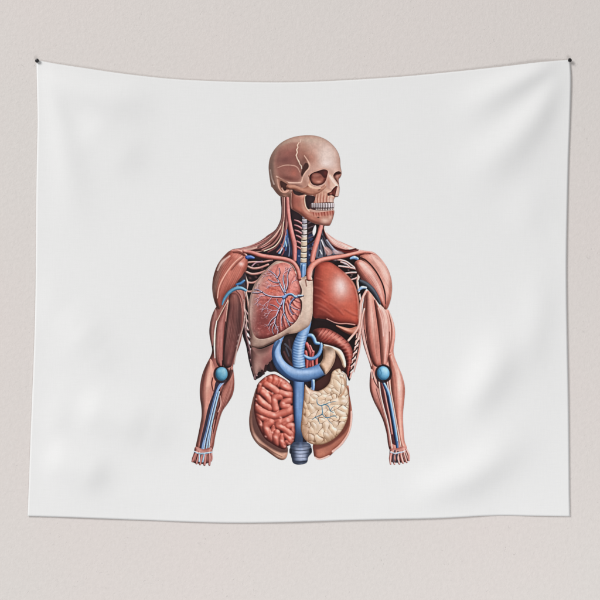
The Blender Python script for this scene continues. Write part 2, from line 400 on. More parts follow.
# ------------------------------------------------------------- stomach
STO = 'printed_stomach'
patch(q("323,348 334,347.4 341,352 345,362 346,368 340,372.4 334,370 326,376 330,362"), (74, 44, 40), 1., CAGE, soft=2)
st = organ(q("313,331 318,328.4 326,328.2 334,331.6 343,337.4 350,344.6 353,353 352.6,362 350.6,370 347.6,377.6 346,371 346.6,364 344.6,357 341,350.6 335,346.6 328,345.4 322,344 317,340.6"), 7.5, ((74, 30, 28), (160, 78, 66), (206, 128, 112)), STO, bl=3, tex=(.08, 2, 2, 0))
with inside(st):
    blob(315, 333, 4.5, 7, -20, (58, 28, 28), .8)
    for i, (x, y) in enumerate(((318.5, 334), (321.5, 334.6), (324.5, 335.6), (327.8, 336.6), (331, 338), (334.4, 340), (337.6, 342.4), (340.6, 345), (343.4, 348), (345.6, 351.4), (347.6, 355), (349, 359), (349.6, 363), (349.2, 367))):
        a = math.radians(-58 + i * 5.2)
        dx, dy = math.cos(a), math.sin(a)
        line([(x - dx * 7, y - dy * 7), (x + .8, y + .3), (x + dx * 7, y + dy * 7)], .45, (104, 40, 38), .55, 2)
        blob(x + 1.4 + dx * 1.2, y + dy * 1.2, .8, 3.4, -58 + i * 5.2 + 90, (232, 166, 146), .6)
    blob(339, 341, 6, 1.8, 42, (236, 188, 168), .45)
rim(st, 1., (60, 26, 26), .55)
patch(q("313,319.6 320,320.6 328,322 335,325.6 343,330.6 350,336 356,340 353,345 347,341 338,333 328,328.6 318,328 312,331 308.6,334 311,325"), (38, 24, 25), .95, CAGE, soft=2)
sl_ = organ(q("323.6,344.4 330,345.6 336,347.6 341,350.4 344.2,356 346,363.6 345.4,367.4 343,366.6 341,360.6 337,354 331,349.4 326,347.6"), 2.4, CREAM, STO + '/stomach_lining')

LIV = 'printed_liver'
ll = organ(q("336,325.4 343,327 350,328.4 356,326.6 359.4,328 357,333 353,335.6 346,333 341,330"), 4, ((90, 44, 36), (188, 122, 98), (224, 172, 148)), LIV + '/lower_lobe')
# ------------------------------------------------------------- liver
LIV = 'printed_liver'
lv = organ(q("316,265.4 321,262.3 329.5,262 337,266.4 345,272.8 351,279 355,285 357.6,293 359.2,303 359.6,315 359,323 355,325.6 347,324.4 340,324.4 334.5,323 327,319.6 319.5,318.3 313.4,316.6 312.9,300 313.4,284"), 10, ((92, 36, 32), (178, 82, 65), (202, 108, 88)), LIV, bl=5, tex=(.05, 6, 2, 30))
with inside(lv):
    blob(317, 292, 5, 26, 4, (122, 50, 44), .75); blob(326, 275, 8, 8, 0, (206, 112, 88), .5)
    blob(340.5, 289, 10, 14, -14, (226, 176, 158), .65); blob(340.5, 288.5, 8, 11, -14, (232, 204, 192), .6); blob(341, 285.5, 5, 8, -10, (236, 222, 214), .7)
    blob(349, 311, 7, 12, -20, (206, 108, 84), .6); blob(331, 310, 9, 5, 25, (150, 66, 54), .55); blob(322, 312, 7, 4, 20, (116, 50, 44), .55)
    line(q("345,272.5 351,279 355,285.4 357.6,294 359,304 359.2,318"), 1.1, (236, 176, 150), .7, 3)
    for s in ("314,296 320,298 327,303", "315,303 322,306 330,312", "314,288 320,290 325,294", "318,309 325,312 333,318", "316,279 322,281", "330,304 336,308 343,315", "345,310 352,314 357,316"):
        line(q(s), (.2, .9, .2), (116, 48, 42), .32, 5); line([(x + .5, y - 1) for x, y in q(s)], (.2, .7, .2), (218, 134, 114), .3, 5)
    line(q("327,319 334,322.4 340,323.6 347,323.6 355,324.8"), .5, (236, 190, 170), .85)
rim(lv, 1.2, (84, 34, 30), .5)
# strands along the right flank
for s, r in (("359.2,326 358.6,338 356,352 353.4,366 350,378", 1.2), ("360.6,330 360.2,344 357.6,358 354,372", .8), ("357,334 355,348 352.6,360 351,372", .7)):
    tube(q(s), (r * .9, r, r * .8, r * .5), ((84, 46, 42), (196, 140, 126), (232, 196, 182)), CAGE + '/rib')
for i in range(6):
    y = 336 + i * 6.4; x = 358.4 - i * 1.2
    line([(x - 3, y + 4), (x, y + 1), (x + 1.6, y - 1.6)], .6, (52, 28, 28), .9); line([(x - 2, y + 5), (x + .8, y + 2)], .5, (236, 210, 200), .7)

# -------------------------------------------------- vessels in the belly
patch(q("283,340 293,338 294,356 294,368 288,366 282,358"), (52, 40, 42), .9, soft=3)
for s, c, r in (("285,344 291,350 293,356", (84, 92, 104), .8), ("284,352 288,360 293,366", (96, 62, 60), .9), ("289,340 290,348", (80, 56, 58), .8), ("286,348 289,356", (70, 82, 100), .6)):
    line(q(s), r, c, .7, 2)
RED = ((84, 30, 32), (168, 78, 74), (216, 136, 126))
VSL = 'printed_vessel'
for s, r in (("306.5,344 309.5,350 311,357 310,366", 1.9), ("313,352 312,360 313,370", 1.6), ("305.6,352 307,360 306.6,368", 1.6), ("317,356 316.4,362 316.8,368", 1.5), ("310,346 312.6,352", 1.)):
    tube(q(s), r, RED, CAGE + '/artery')
tube(q("307.6,335.4 311.6,335.8 314,339 315.6,342.8 318.6,343.6"), (1.5, 2., 1.9, 1.7, 1.5), ((36, 60, 92), (92, 136, 178), (168, 198, 222)), VSL)
tube(q("321.2,344 321,349 318.6,354.6 314,358.2 309,358.6 304,356"), (1.3, 1.7, 1.8, 1.8, 1.8, 1.6), ((36, 60, 92), (92, 136, 178), (168, 198, 222)), VSL)
VC = 'printed_vein_trunk'
tube(q("313,378 313,386 313,393"), (1.7, 1.7, 1.5), BLUE, VC + '/small_vein')
patch(q("290,380 300,378 308,382 307,400 305,420 306,446 292,446 291,420"), (46, 40, 50), 1., VC, soft=2)
vcd = tube(q("298.6,376 298.5,392 298.5,408 298.6,424 298.8,438 299,446"), (5.6, 5.4, 5.1, 4.3, 3.7, 4.), ((38, 52, 80), (88, 124, 168), (140, 174, 208)), VC)
with inside(vcd):
    blob(299, 440, 9, 13, 0, (46, 58, 80), .9); blob(297.6, 400, 1.6, 18, 0, (162, 190, 220), .5)
COL = 'printed_colon'
with outside(pl): vt = tube(q("307,322 304.8,330 301.4,338 298.8,346 298,354 298.6,362 299.6,370"), (4.2, 4.5, 5.3, 6., 6.2, 6.2, 6.1), ((46, 72, 108), (114, 154, 194), (186, 210, 232)), VC)
with inside(vt):
    for i in range(13):
        y = 335 + i * 2.7; x = 302.6 - 4.2 * math.sin(min(1, (i + 1) / 7) * 1.57)
        line([(x - 6, y - .4), (x, y + 1.2), (x + 6, y)], .3, (66, 100, 142), .25 + .3 * rng.rand(), 2.4); line([(x - 5, y + 1), (x, y + 2.2), (x + 5, y + 1)], .3, (206, 226, 242), .15 + .15 * rng.rand(), 2.4)
    blob(301, 348, 1.8, 14, 12, (206, 226, 242), .5)
with outside(pl): co = tube(q("282.4,334 278.8,341 276.8,347 276.2,354 278.4,361.5 283,367.8 289.6,372.6 298,375.2 306.6,375 315,372.6 323,368.6"), (2.6, 3.2, 4., 4.6, 5.2, 5.8, 6.3, 6.7, 6.8, 6.5, 6.2), ((42, 64, 96), (108, 146, 186), (178, 202, 226)), COL)
with inside(co):
    for i in range(26):
        t = i / 25; x = 287 + 36 * t; y = 371 + 5.5 * math.sin(t * 2.6) - 2.5 * t
        line([(x - 2 + 3 * t, y - 7), (x, y), (x + 1 + 2 * t, y + 7)], .22, (72, 108, 150), .05 + .12 * rng.rand(), 2)
    blob(306, 372, 10, 1.8, -4, (190, 214, 236), .5); blob(277, 356, 1.6, 8, 0, (170, 198, 226), .4); blob(290, 371, 6, 1.5, 30, (160, 190, 222), .4)
    line(q("279,341 273.4,352 276,362 283,372 292,379 304,382 316,379.6"), 1., (36, 60, 96), .55, 3)
ce = organ(q("322.6,347.4 327,346.2 333,348 335.4,353.4 334.8,360.6 331.6,367.6 325.4,375 322.8,371.4 319.6,365.4 322.6,359.4 323.4,353.4"), 5.5, ((104, 78, 60), (214, 184, 156), (236, 216, 194)), COL + '/colon_end', tex=(.05, 2, 2, 0))
with inside(ce):
    blob(328, 348.6, 6, 4, 10, (106, 82, 66), .75); blob(333.6, 362, 1.6, 7, 20, (120, 90, 72), .5)
line(q("319.6,365.4 322.4,370 325.4,375"), .5, (60, 70, 90), .7)
line(q("294,367.6 300,368.2 306,366.8"), .5, (40, 66, 96), .7, 1.6)

# ------------------------------------------------------------- hip bones
HIP = 'printed_hip_bone'
hl = organ(q("257,388 253.6,396 251.6,404 249.6,414 249,422 250,431 253,438.6 258.6,445.6 265,450 272,455.2 279,459.6 284,459.8 287,456 287.6,448 284,444 270,420 262,400"), 4, ((78, 50, 44), (180, 134, 112), (218, 184, 160)), HIP, bl=3)
with inside(hl):
    patch(q("258,386 254,398 251.8,412 252,424 255,434 262,442 272,449 282,453 290,448 280,420 268,396"), (86, 56, 52), .85, soft=6)
    blob(255, 402, 1.6, 14, 10, (120, 92, 84), .6); blob(280, 456, 6, 2.6, 20, (222, 180, 152), .7); blob(257, 440, 2, 8, -35, (212, 182, 162), .6)
    line(q("249.4,424 252,434 258,442.6 266,447.6 274,453 282,457"), .4, (96, 66, 56), .5, 1.6)
hr = organ(q("347,386 349.6,396 351.4,406 352.4,415 351.6,425 349,434 345,441 341,446 335,451 329,456.6 320,460 315,458 313.4,452 313,445 318,438 334,418"), 4, ((80, 42, 36), (158, 94, 76), (206, 150, 126)), HIP + '_2', bl=3)
with inside(hr):
    patch(q("346,388 349.8,402 350.6,415 349.6,424 345,433 336,441 328,446 314,450 312,442 330,420"), (112, 62, 52), .8, soft=6)
    blob(322, 454, 6, 4, -25, (196, 132, 108), .7); line(q("352,412 351.4,424 348.6,434 341,445 333,451.6"), 1.1, (228, 192, 176), .85, 2.5); line(q("329,456 320,459.4 315,457.6"), .7, (232, 206, 190), .8, 2)

# ------------------------------------------------------------ bottom spine
SB = 'printed_spine_base'
sb = organ(q("291,444 290.4,452 291.6,458.6 293.4,463.4 299,464.8 306.4,463 308.4,457 311.4,452.4 309.8,444 300,442"), 6, ((52, 60, 76), (124, 136, 156), (198, 208, 222)), SB, smooth=True)
with inside(sb):
    blob(292.6, 454, 3, 12, 0, (46, 52, 66), .8); blob(309.6, 454, 3.2, 12, 0, (50, 58, 72), .8); blob(301, 453, 2.2, 9, 0, (196, 206, 222), .7); blob(299, 443, 12, 4.5, 0, (50, 60, 80), .9); blob(300.6, 447, 1.6, 5, 0, (120, 140, 170), .6)
    for y in (446.5, 450, 453.4, 457, 460.6): line([(289, y - .4), (300, y + .9), (312, y - .4)], .35, (40, 46, 60), .3 + .3 * rng.rand(), 2)
    line(q("292,461.6 300,462.4 308,461.2"), .7, (52, 58, 74), .8)
for x, y in ((290.6, 451.4), (310.6, 451)): patch([(x - 1, y - 2.4), (x + 1, y - 2.4), (x + 1, y + 2), (x - 1, y + 2)], (40, 44, 54), .95, SB)
# ------------------------------------------------------------- bowels
INT = 'printed_intestine'
io = sdf(q("256,391 257.4,384.6 262,379.4 268,375.4 274,374.2 280.4,377 286.4,380.6 291.6,386.4 293,393 292.6,401 293.2,410 293.8,418 294.8,427 295.2,435 292.4,443.6 287.4,446.4 284.4,449.6 278,447.6 271,443.4 265,439 260,431 256,421 253.8,409 254.4,400"))
Z1 = lambda s: q(s, 240, 370, 10); Z2 = lambda s: q(s, 245, 415, 10)
cords = [(Z1("170,190 190,150 220,120"), 2.6), (Z1("225,130 245,85 262,70"), 2.4), (Z1("285,62 300,85 292,112"), 2.7), (Z1("350,72 352,100 338,132"), 2.9), (Z1("400,90 408,118 388,152"), 2.5),
         (Z1("440,120 420,155 460,180 505,185"), 3.1), (Z1("250,142 305,172 365,222"), 3.3), (Z1("180,215 225,190"), 2.4), (Z1("215,222 262,262 300,318"), 3.0), (Z1("290,225 320,240"), 1.8),
         (Z1("400,232 455,250 510,258"), 3.2), (Z1("395,268 345,285 338,335 352,395"), 3.4), (Z1("505,305 445,325 425,360 480,372"), 3.1), (Z1("172,285 225,335 292,382"), 3.2),
         (Z1("155,330 160,360 200,380"), 2.2), (Z1("155,395 235,430 330,462 420,440 520,398"), 3.5), (Z1("165,450 210,480 270,492"), 2.8), (Z1("420,522 470,502 525,475"), 2.7), (Z1("330,505 400,485"), 2.2),
         (Z2("250,75 205,115 215,180 235,250"), 3.7), (Z2("345,75 325,110 385,140 445,190"), 3.0), (Z2("315,180 298,235 300,300"), 3.2), (Z2("370,210 362,270 375,330"), 2.6), (Z2("400,205 440,240 465,285"), 2.8),
         (Z2("385,95 420,70 480,30"), 2.7), (Z2("425,118 480,110 490,160"), 2.7), (Z2("120,40 150,110 180,170"), 2.8), (Z2("290,120 265,185 258,240"), 2.2), (Z2("470,190 470,235"), 2.4), (Z1("480,550 520,560"), 2.4), (Z2("165,180 200,225 240,270"), 2.0)]
cords += [(Z1('470,120 500,150'), 2.4), (Z2('420,275 440,300'), 2.6), (Z2('455,250 480,270'), 2.2), (Z2('400,290 395,325'), 2.2), (Z1('150,260 155,300'), 2.), (Z1('235,200 270,225'), 2.)]
cords = [(p, r * 1.32) for p, r in cords]
gyri(io, cords, ((70, 28, 26), (184, 98, 82), (232, 162, 142)), INT, k=1., tex=(.05, 2, 2, 0))
with inside(io):
    blob(270, 379, 14, 4, -10, (200, 84, 60), .4); blob(256, 420, 4, 22, -8, (110, 60, 54), .45); blob(268, 440, 12, 4, 35, (90, 44, 40), .5)
    for pts, r in cords:
        p = crom(pts, False)[len(crom(pts, False)) // 2]
        blob(p[0] + r * .25, p[1] - r * .3, r * .5, r * .32, 30, (250, 206, 188), .6)
rim(io, 1.2, (74, 36, 34), .55)

BRN = 'printed_intestine_2'
patch(q("313.6,384 320,379.6 327,375 331.4,373.6 333,378 330,386 325,392 318,393 313.6,391"), (72, 42, 38), 1., CAGE, soft=1.5)
tube(q("313,381 313.4,386 312.6,392"), (1.6, 1.5, 1.3), BLUE, VC + '/small_vein')
bo = sdf(q("305,385 308,387.6 312.6,390.2 317.4,391.2 322,389.6 326.4,386.6 329.6,382.4 331,377.4 332,372.6 335,370 339.6,368.8 342,372 345.4,374 346.6,379 346.8,385.6 348.4,393 349.2,401 348.8,409 347.8,417 345.6,424 341,432 334,439 325,443.8 317,445 309,443 303.4,437.4 301,429 301.4,420 302.8,406 304,395"))
def lobules(reg, cols, part, step=6., seed=5):
    """soft organ of many small puffed folds, longer than wide, turning round the middle"""
    w, dreg = reg
    rs = np.random.RandomState(seed)
    Xw = GX[w] + 2.4 * (noise(GX[w], GY[w], 5., seed=21) - .5); Yw = GY[w] + 2.4 * (noise(GX[w], GY[w], 5., seed=22) - .5)
    f1 = np.full(dreg.shape, 99., np.float32); f2 = f1.copy(); hv = np.zeros(dreg.shape, np.float32)
    y = 366.
    while y < 448:
        x = 298.
        while x < 352:
            px, py = x + (rs.rand() - .5) * step * .9, y + (rs.rand() - .5) * step * .9
            if py < 393: ang = 62 if px > 330 else 30
            elif px > 334: ang = -12 + rs.rand() * 24
            elif py > 421: ang = 78 + (px - 322) * -1.1
            elif px < 312: ang = 52
            else: ang = rs.rand() * 180
            ang = math.radians(ang + (rs.rand() - .5) * 26); c, s = math.cos(ang), math.sin(ang); el = 1.8 + rs.rand() * 1.2
            u, v = (Xw - px) * c + (Yw - py) * s, -(Xw - px) * s + (Yw - py) * c
            dd = np.hypot(u / el, v * 1.05); r = rs.rand()
            nb = dd < f1
            f2 = np.where(nb, f1, np.minimum(f2, dd)); hv = np.where(nb, r, hv); f1 = np.where(nb, dd, f1)
            x += step * 1.25
        y += step
    e = f2 - f1
    t = np.clip(dreg / 8., 0, 1)
    H = blur(1.5 * np.sqrt(np.clip(e / 3., 0, 1)), 3) + 4.5 * np.sqrt(np.maximum(1 - (1 - t) ** 2, 0))
    col = ramp(lit(H), cols) * (.97 + .06 * hv)[..., None]
    cr_ = (np.exp(-(e / .34) ** 2) * np.clip(1.5 * noise(GX[w], GY[w], 4., seed=31) - .25, 0, .7))[..., None]
    comp(w, dreg, col * (1 - cr_) + C((116, 78, 54)) * cr_, 1., part)
lobules(bo, ((136, 100, 74), (214, 190, 160), (240, 230, 212)), BRN)
with inside(bo):
    blob(335, 380, 8, 9, 0, (232, 214, 186), .45); blob(306, 430, 4, 16, -12, (178, 138, 110), .55); blob(310, 390, 6, 5, 0, (224, 184, 158), .45); blob(330, 439, 12, 3, -25, (168, 132, 100), .5)
    for s in ("340,377 344,379 345.6,385 344,392 341,396.6", "339,397 341.4,395"): line(q(s), (.3, .8, .4), (178, 128, 92), .5, 4)
    for s in () and ("308,396 312,402 316,409", "305,402 309,409 312,417", "318,396 317,400", "331,404 338,401 344,403", "333,411 341,411 347,410", "330,386 335,388 340,386", "322,393 328,393 334,391", "312,424 316,430 315,438", "322,424 326,430 325,438",
              "331,424 335,430 334,436", "338,421 342,426 341,430", "306,419 309,426 308,434", "344,384 343,390"):
        line(q(s), (.25, .55, .25), (128, 86, 58), .65, 1.6)
VB = ((30, 62, 84), (78, 128, 150), (150, 186, 196))
for s, r in (("317,399 317.4,403.6 321,405.8 325,404.6 328.4,406.4 330.6,411 333.8,412.6", (.4, .7, .8, .8, .7, .6, .4)), ("325,404.6 330,402.6 336,401.4", (.6, .5, .3)), ("321.8,405.4 322.4,410.6 322.2,414 318,416.4 314.4,418 312,420", (.7, .7, .7, .6, .5, .3)),
             ("322.2,414 325.4,417.6 329.6,417.4 334.4,415.8 337,418", (.7, .6, .6, .5, .3)), ("315.4,417.4 318,420 320,424", (.5, .4, .3)), ("330.6,411 332,408 335,406", (.5, .4, .2)), ("327,417.6 329,421 332,424", (.4, .4, .2))):
    tube(q(s), [v * .66 for v in r], VB, BRN + '/vein')
rim(bo, .9, (120, 88, 66), .6)

# ------------------------------------------------------------- arms
def arm_left():
    A = 'printed_arm'
    organ(q("216,307 212.4,314 210,323 209.2,333 211,344 212,350 210.6,356 206,365 202,375 199.8,387 199.8,397 201.2,407 201.4,416 199.6,427 197.6,437 195.4,448 196,453 204,456 211.4,453 213,443 215,436 217.6,426 222,412 227.6,403.6 232.4,395 234.2,385 233.6,374 233,366 235.2,357 239,347 241.4,338 243.6,322 245.2,306 244.6,293 240,286 230,290 221,300"), 5.5, ((52, 32, 30), (142, 86, 78), (198, 142, 126)), A, bl=3, tex=(.05, 14, 1.5, 95))
    # upper arm bellies
    organ(q("215.6,309 211.4,317 209.6,328 210,338 212,346 213.6,340 214.2,328 217,318"), 3, ((72, 50, 46), (148, 98, 90), (176, 134, 122)), A, tex=(.06, 10, 1, 95))
    b1 = organ(q("226.6,300 221,312 216.4,323 214.8,336 214.8,350 216,362 219.6,367.6 222.8,366 223.4,350 224.6,334 226.6,318 229,303"), 5, ((62, 36, 34), (150, 86, 79), (196, 134, 122)), A + '/upper_muscle_1', tex=(.07, 14, 1.2, 98))
    b2 = organ(q("229,296 227.4,312 225.2,330 223.4,348 223,364 226,368 231,366.6 233,360 236,350 239.4,338 241.6,322 241.2,306 238,295 233,292.6"), 7, ((50, 32, 32), (112, 68, 64), (154, 104, 94)), A + '/upper_muscle_2', tex=(.07, 14, 1.2, 100))
    with inside(b2): blob(239, 318, 3.4, 26, 6, (70, 46, 46), .7); blob(232, 300, 4, 5, 0, (160, 104, 90), .5)
    with inside(b1): blob(219, 336, 1.8, 20, 6, (204, 140, 128), .6)
    with inside(b2): blob(228.6, 330, 1.8, 24, 6, (158, 106, 97), .6)
    strands(b1, q('226,302 220,318 218.4,336 218.6,352 220,366'), 4.6, 16, a=0.17)
    strands(b2, q('234,294 234.6,310 232.6,330 229,350 227,366'), 8, 20, ((48, 28, 28), (196, 150, 136)), a=0.17)
    line(q("216.6,321 214.8,333 214.4,346 214.8,358"), (.5, .8, .8, .4), (232, 216, 196), .9)
    line(q("228,300 222,311 217,321"), (.4, .5, .4), (214, 190, 166), .8); line(q("228.4,301 226.6,312 225.2,324"), (.5, .5, .2), (196, 164, 144), .8)
    line(q("225.4,322 223.8,340 222.8,364"), .5, (74, 46, 44), .9, 1.5)
    line(q("222.6,361 222.4,368"), .7, (50, 30, 32), .8)
    for s in ("243.6,300 244.6,312 243,326 239.4,338 236,352 233.8,364", "241.6,296 243,306 245.6,316 246.8,330"): tube(q(s), (.6, .8, .8, .6), ((50, 34, 34), (150, 118, 108), (216, 192, 178)), A + '/nerve')
    for x, y in ((244.6, 317), (246, 320), (238.8, 335), (237.4, 341), (236.4, 346)): blob(x, y, .7, 1.2, 20, (206, 190, 182), .4)
    # deltoid
    dl = organ(q("231,250.2 224.8,255 218.4,263 214.2,273 212.2,284 212.6,294 215,303.6 218.4,309.4 221,307.4 223.6,300.6 228,294.4 235,287.6 241,281 244.8,273.6 247.4,265.6 247.2,259 243.6,254.6 238,251.4"), 9, ((70, 44, 38), (168, 95, 80), (210, 140, 122)), A + '/shoulder_muscle', bl=4, tex=(.08, 16, 1.3, 118))
    strands(dl, q('241,254 232,264 225,276 220,290 219,306'), 13, 30, a=0.13)
    with inside(dl):
        blob(216, 283, 2.6, 26, 14, (134, 108, 96), .65); blob(222, 262, 5, 3, -40, (206, 176, 160), .6)
        blob(241, 264, 2.6, 2.2, 0, (240, 214, 204), .9); blob(232, 273, 5, 13, 35, (212, 136, 116), .5); blob(224, 297, 5, 8, 35, (124, 66, 56), .6)
        line(q("242,256 236,261 229,269 222.6,279 218.8,288 217.4,298"), (.4, .6, .6, .6, .4), (226, 178, 156), .8, 1.5)
        line(q("243.6,257.4 238,262.4 231,270"), .6, (120, 66, 56), .5, 1.6); line(q("229.6,256 222,262 217.6,270"), .8, (224, 204, 190), .6, 2)
    rim(dl, .8, (98, 64, 56), .5)
    tube(q("231.6,250.6 237.6,250.4 243,252.4 247,256"), (.8, 1.3, 1.3, .8), ((100, 56, 50), (190, 124, 110), (224, 172, 156)), A + '/shoulder_muscle')
    line(q("233,252.6 239,253 244,255.6"), .6, (96, 46, 42), .7)
    # armpit band
    patch(q("237,283 242,276 245,272 246.4,280 246.6,290 242,289"), (60, 52, 58), .9, A, soft=2)
    tube(q("236.6,284.6 240.4,283.4 244,280.6"), (1.1, 1.4, 1.), ((24, 56, 92), (62, 116, 162), (120, 168, 200)), A + '/armpit_band')
    tube(q("222.2,304.6 224,299.4 228.6,293 234.6,289 240.6,288.2 245.6,290.4"), (.6, 1.3, 1.7, 1.8, 1.8, 1.3), ((24, 60, 78), (88, 142, 168), (148, 190, 206)), A + '/armpit_band')
    tube(q("247,257.4 250,257 253.6,257.8"), (1.9, 1.8, 1.), ((30, 44, 84), (66, 96, 160), (126, 150, 196)), A + '/armpit_band')
    tube(q("237,291 240.4,295 242.4,302 243.6,312"), (1., 1.1, .8, .5), ((80, 46, 44), (150, 96, 88), (190, 140, 128)), A + '/nerve')
    # forearm
    F = A + '/forearm'
    fo = organ(q("210.6,359 205.4,367.6 202,377 199.9,388 200,398 201.4,408 201.4,417 199.6,428 197.4,438 195.6,449 201,452 206,440 209.6,424 213,406 216.6,392 219,383 216,372"), 6, ((62, 38, 34), (166, 104, 91), (224, 168, 148)), F, bl=3, tex=(.05, 14, 1.2, 96))
    strands(fo, q('209,362 206,380 205.6,400 204,424 198.6,450'), 6, 18, a=0.15)
    with inside(fo):
        blob(208.6, 380, 2.6, 15, 8, (238, 196, 172), .8); blob(206.6, 404, 2, 14, 10, (218, 160, 140), .6); blob(200.4, 386, 1.6, 18, 2, (124, 74, 68), .6); blob(202, 436, 1.8, 14, 14, (200, 136, 120), .5)
    f2 = organ(q("231.6,366 233.6,374 234.2,385 232.4,395 227.6,403.4 222,412 217.6,426 215,437 212.6,449 207,451 209,438 212.6,420 216.6,403 222,388 227,376"), 5, ((62, 34, 32), (146, 88, 77), (192, 138, 122)), F + '_2', bl=3, tex=(.07, 12, 1., 110))
    strands(f2, q('231,369 228.6,384 222,402 215.6,424 210,450'), 6, 18, a=0.18)
    with inside(f2):
        blob(225, 392, 2.4, 10, 24, (192, 130, 114), .6); line(q("221,392 219.6,404 216.4,418 212.6,434"), .6, (84, 36, 36), .8); line(q("220,396 220.8,404 218,412"), .5, (210, 168, 152), .8)
        line(q("224,384 229,378 231.6,371"), 1.3, (66, 40, 40), .7, 2)
    patch(q("213,376 212,385 214,392 217.6,385 221,381 217,377"), (206, 140, 118), .9, F, soft=2); line(q("212.6,378 211.6,384 213,391"), .6, (96, 44, 40), .8)
    line(q("218,384 216,394 211,408 207.4,424 203.6,440 201.6,452"), 3., (58, 50, 66), .9)
    for s, c, r in (("225.6,380.6 221.4,384.6 217.4,391 214.4,401 211.6,412 208.4,426 205,440 203,452", ((64, 78, 110), (136, 162, 194), (206, 220, 236)), .85), ("223.4,381 219,386 215.6,394 212.8,404 209.8,416 206.6,430 203,443 201,453", ((44, 58, 90), (104, 134, 172), (180, 200, 220)), .8),
                    ("219,392 216.4,402 213.6,414 210.4,428 207.4,441 206,452", ((60, 90, 120), (130, 166, 196), (206, 222, 232)), .8), ("211,428 209.4,440 208.4,452", ((60, 84, 110), (134, 164, 190), (210, 222, 230)), .7)):
        tube(q(s), r, c, A + '/forearm_vein')
    line(q("216,393 213.4,402 211,412 207.6,426 204.4,440"), .3, (52, 70, 112), .7)
    line(q("214.6,420 212.4,432 210.4,446"), .35, (210, 150, 136), .8)
    # elbow
    patch(q("221.4,366 227.4,368.2 229.6,374 227.8,380.6 221.6,383.4 215.8,381.4 213.2,375 215.2,368.6"), (52, 36, 40), .85, A, soft=3)
    eb = organ(q("221.3,367.2 225.4,368.6 227.4,372.8 226.8,377.4 223.4,380.6 219,380.4 216,377.2 215.4,372.6 217.4,368.8"), 6, ((44, 92, 114), (98, 158, 180), (152, 198, 210)), A + '/elbow_joint', bl=1)
    with inside(eb): blob(219.6, 371, 2.4, 2, 0, (140, 196, 210), .6)
    # hand
    H = A + '/hand'
    organ(q("195.4,447 193.6,453.6 191.6,459.6 193,462.6 196.6,463.6 203,464.2 208,463 211.4,459 212,453 211,447.6 203,449.4"), 4, ((84, 48, 44), (168, 108, 98), (206, 156, 142)), H, bl=2)
    for s, r in (("196.4,452 194,457 192.2,461.6", 1.2), ("199,453 196.8,459 196.2,463.6", 1.3), ("202,454 200.4,460 199.8,464.6", 1.3), ("205,454 204.6,460 204.2,465", 1.4), ("209,453 209.4,459.4 209.2,465", 1.3), ("211,453 211.6,457.6 211,461", .9)):
        tube(q(s), (r, r, r * .8), ((70, 38, 38), (176, 114, 104), (222, 172, 160)), H)
    for s in ("197.8,454 195.4,463", "200.8,455 198.6,464", "203.4,456 202.4,465", "207,455 206.8,465"): line(q(s), .4, (56, 34, 36), .85)
    for s in ("199.4,455 199,461.6", "204,455 202.6,462"): tube(q(s), .7, ((70, 96, 120), (140, 176, 196), (206, 222, 230)), A + '/forearm_vein')
    tube(q("194,451.6 198,453.4 203,453.8 208,453 211.4,452.4"), (.6, .8, .9, .8, .6), ((60, 80, 100), (120, 160, 184), (216, 228, 232)), A + '/forearm_vein')
    for x, y in ((193.6, 451.4), (197, 453.2), (204.6, 453.6), (209, 452.6)): blob(x, y, .7, .5, 0, (232, 240, 242), .8)

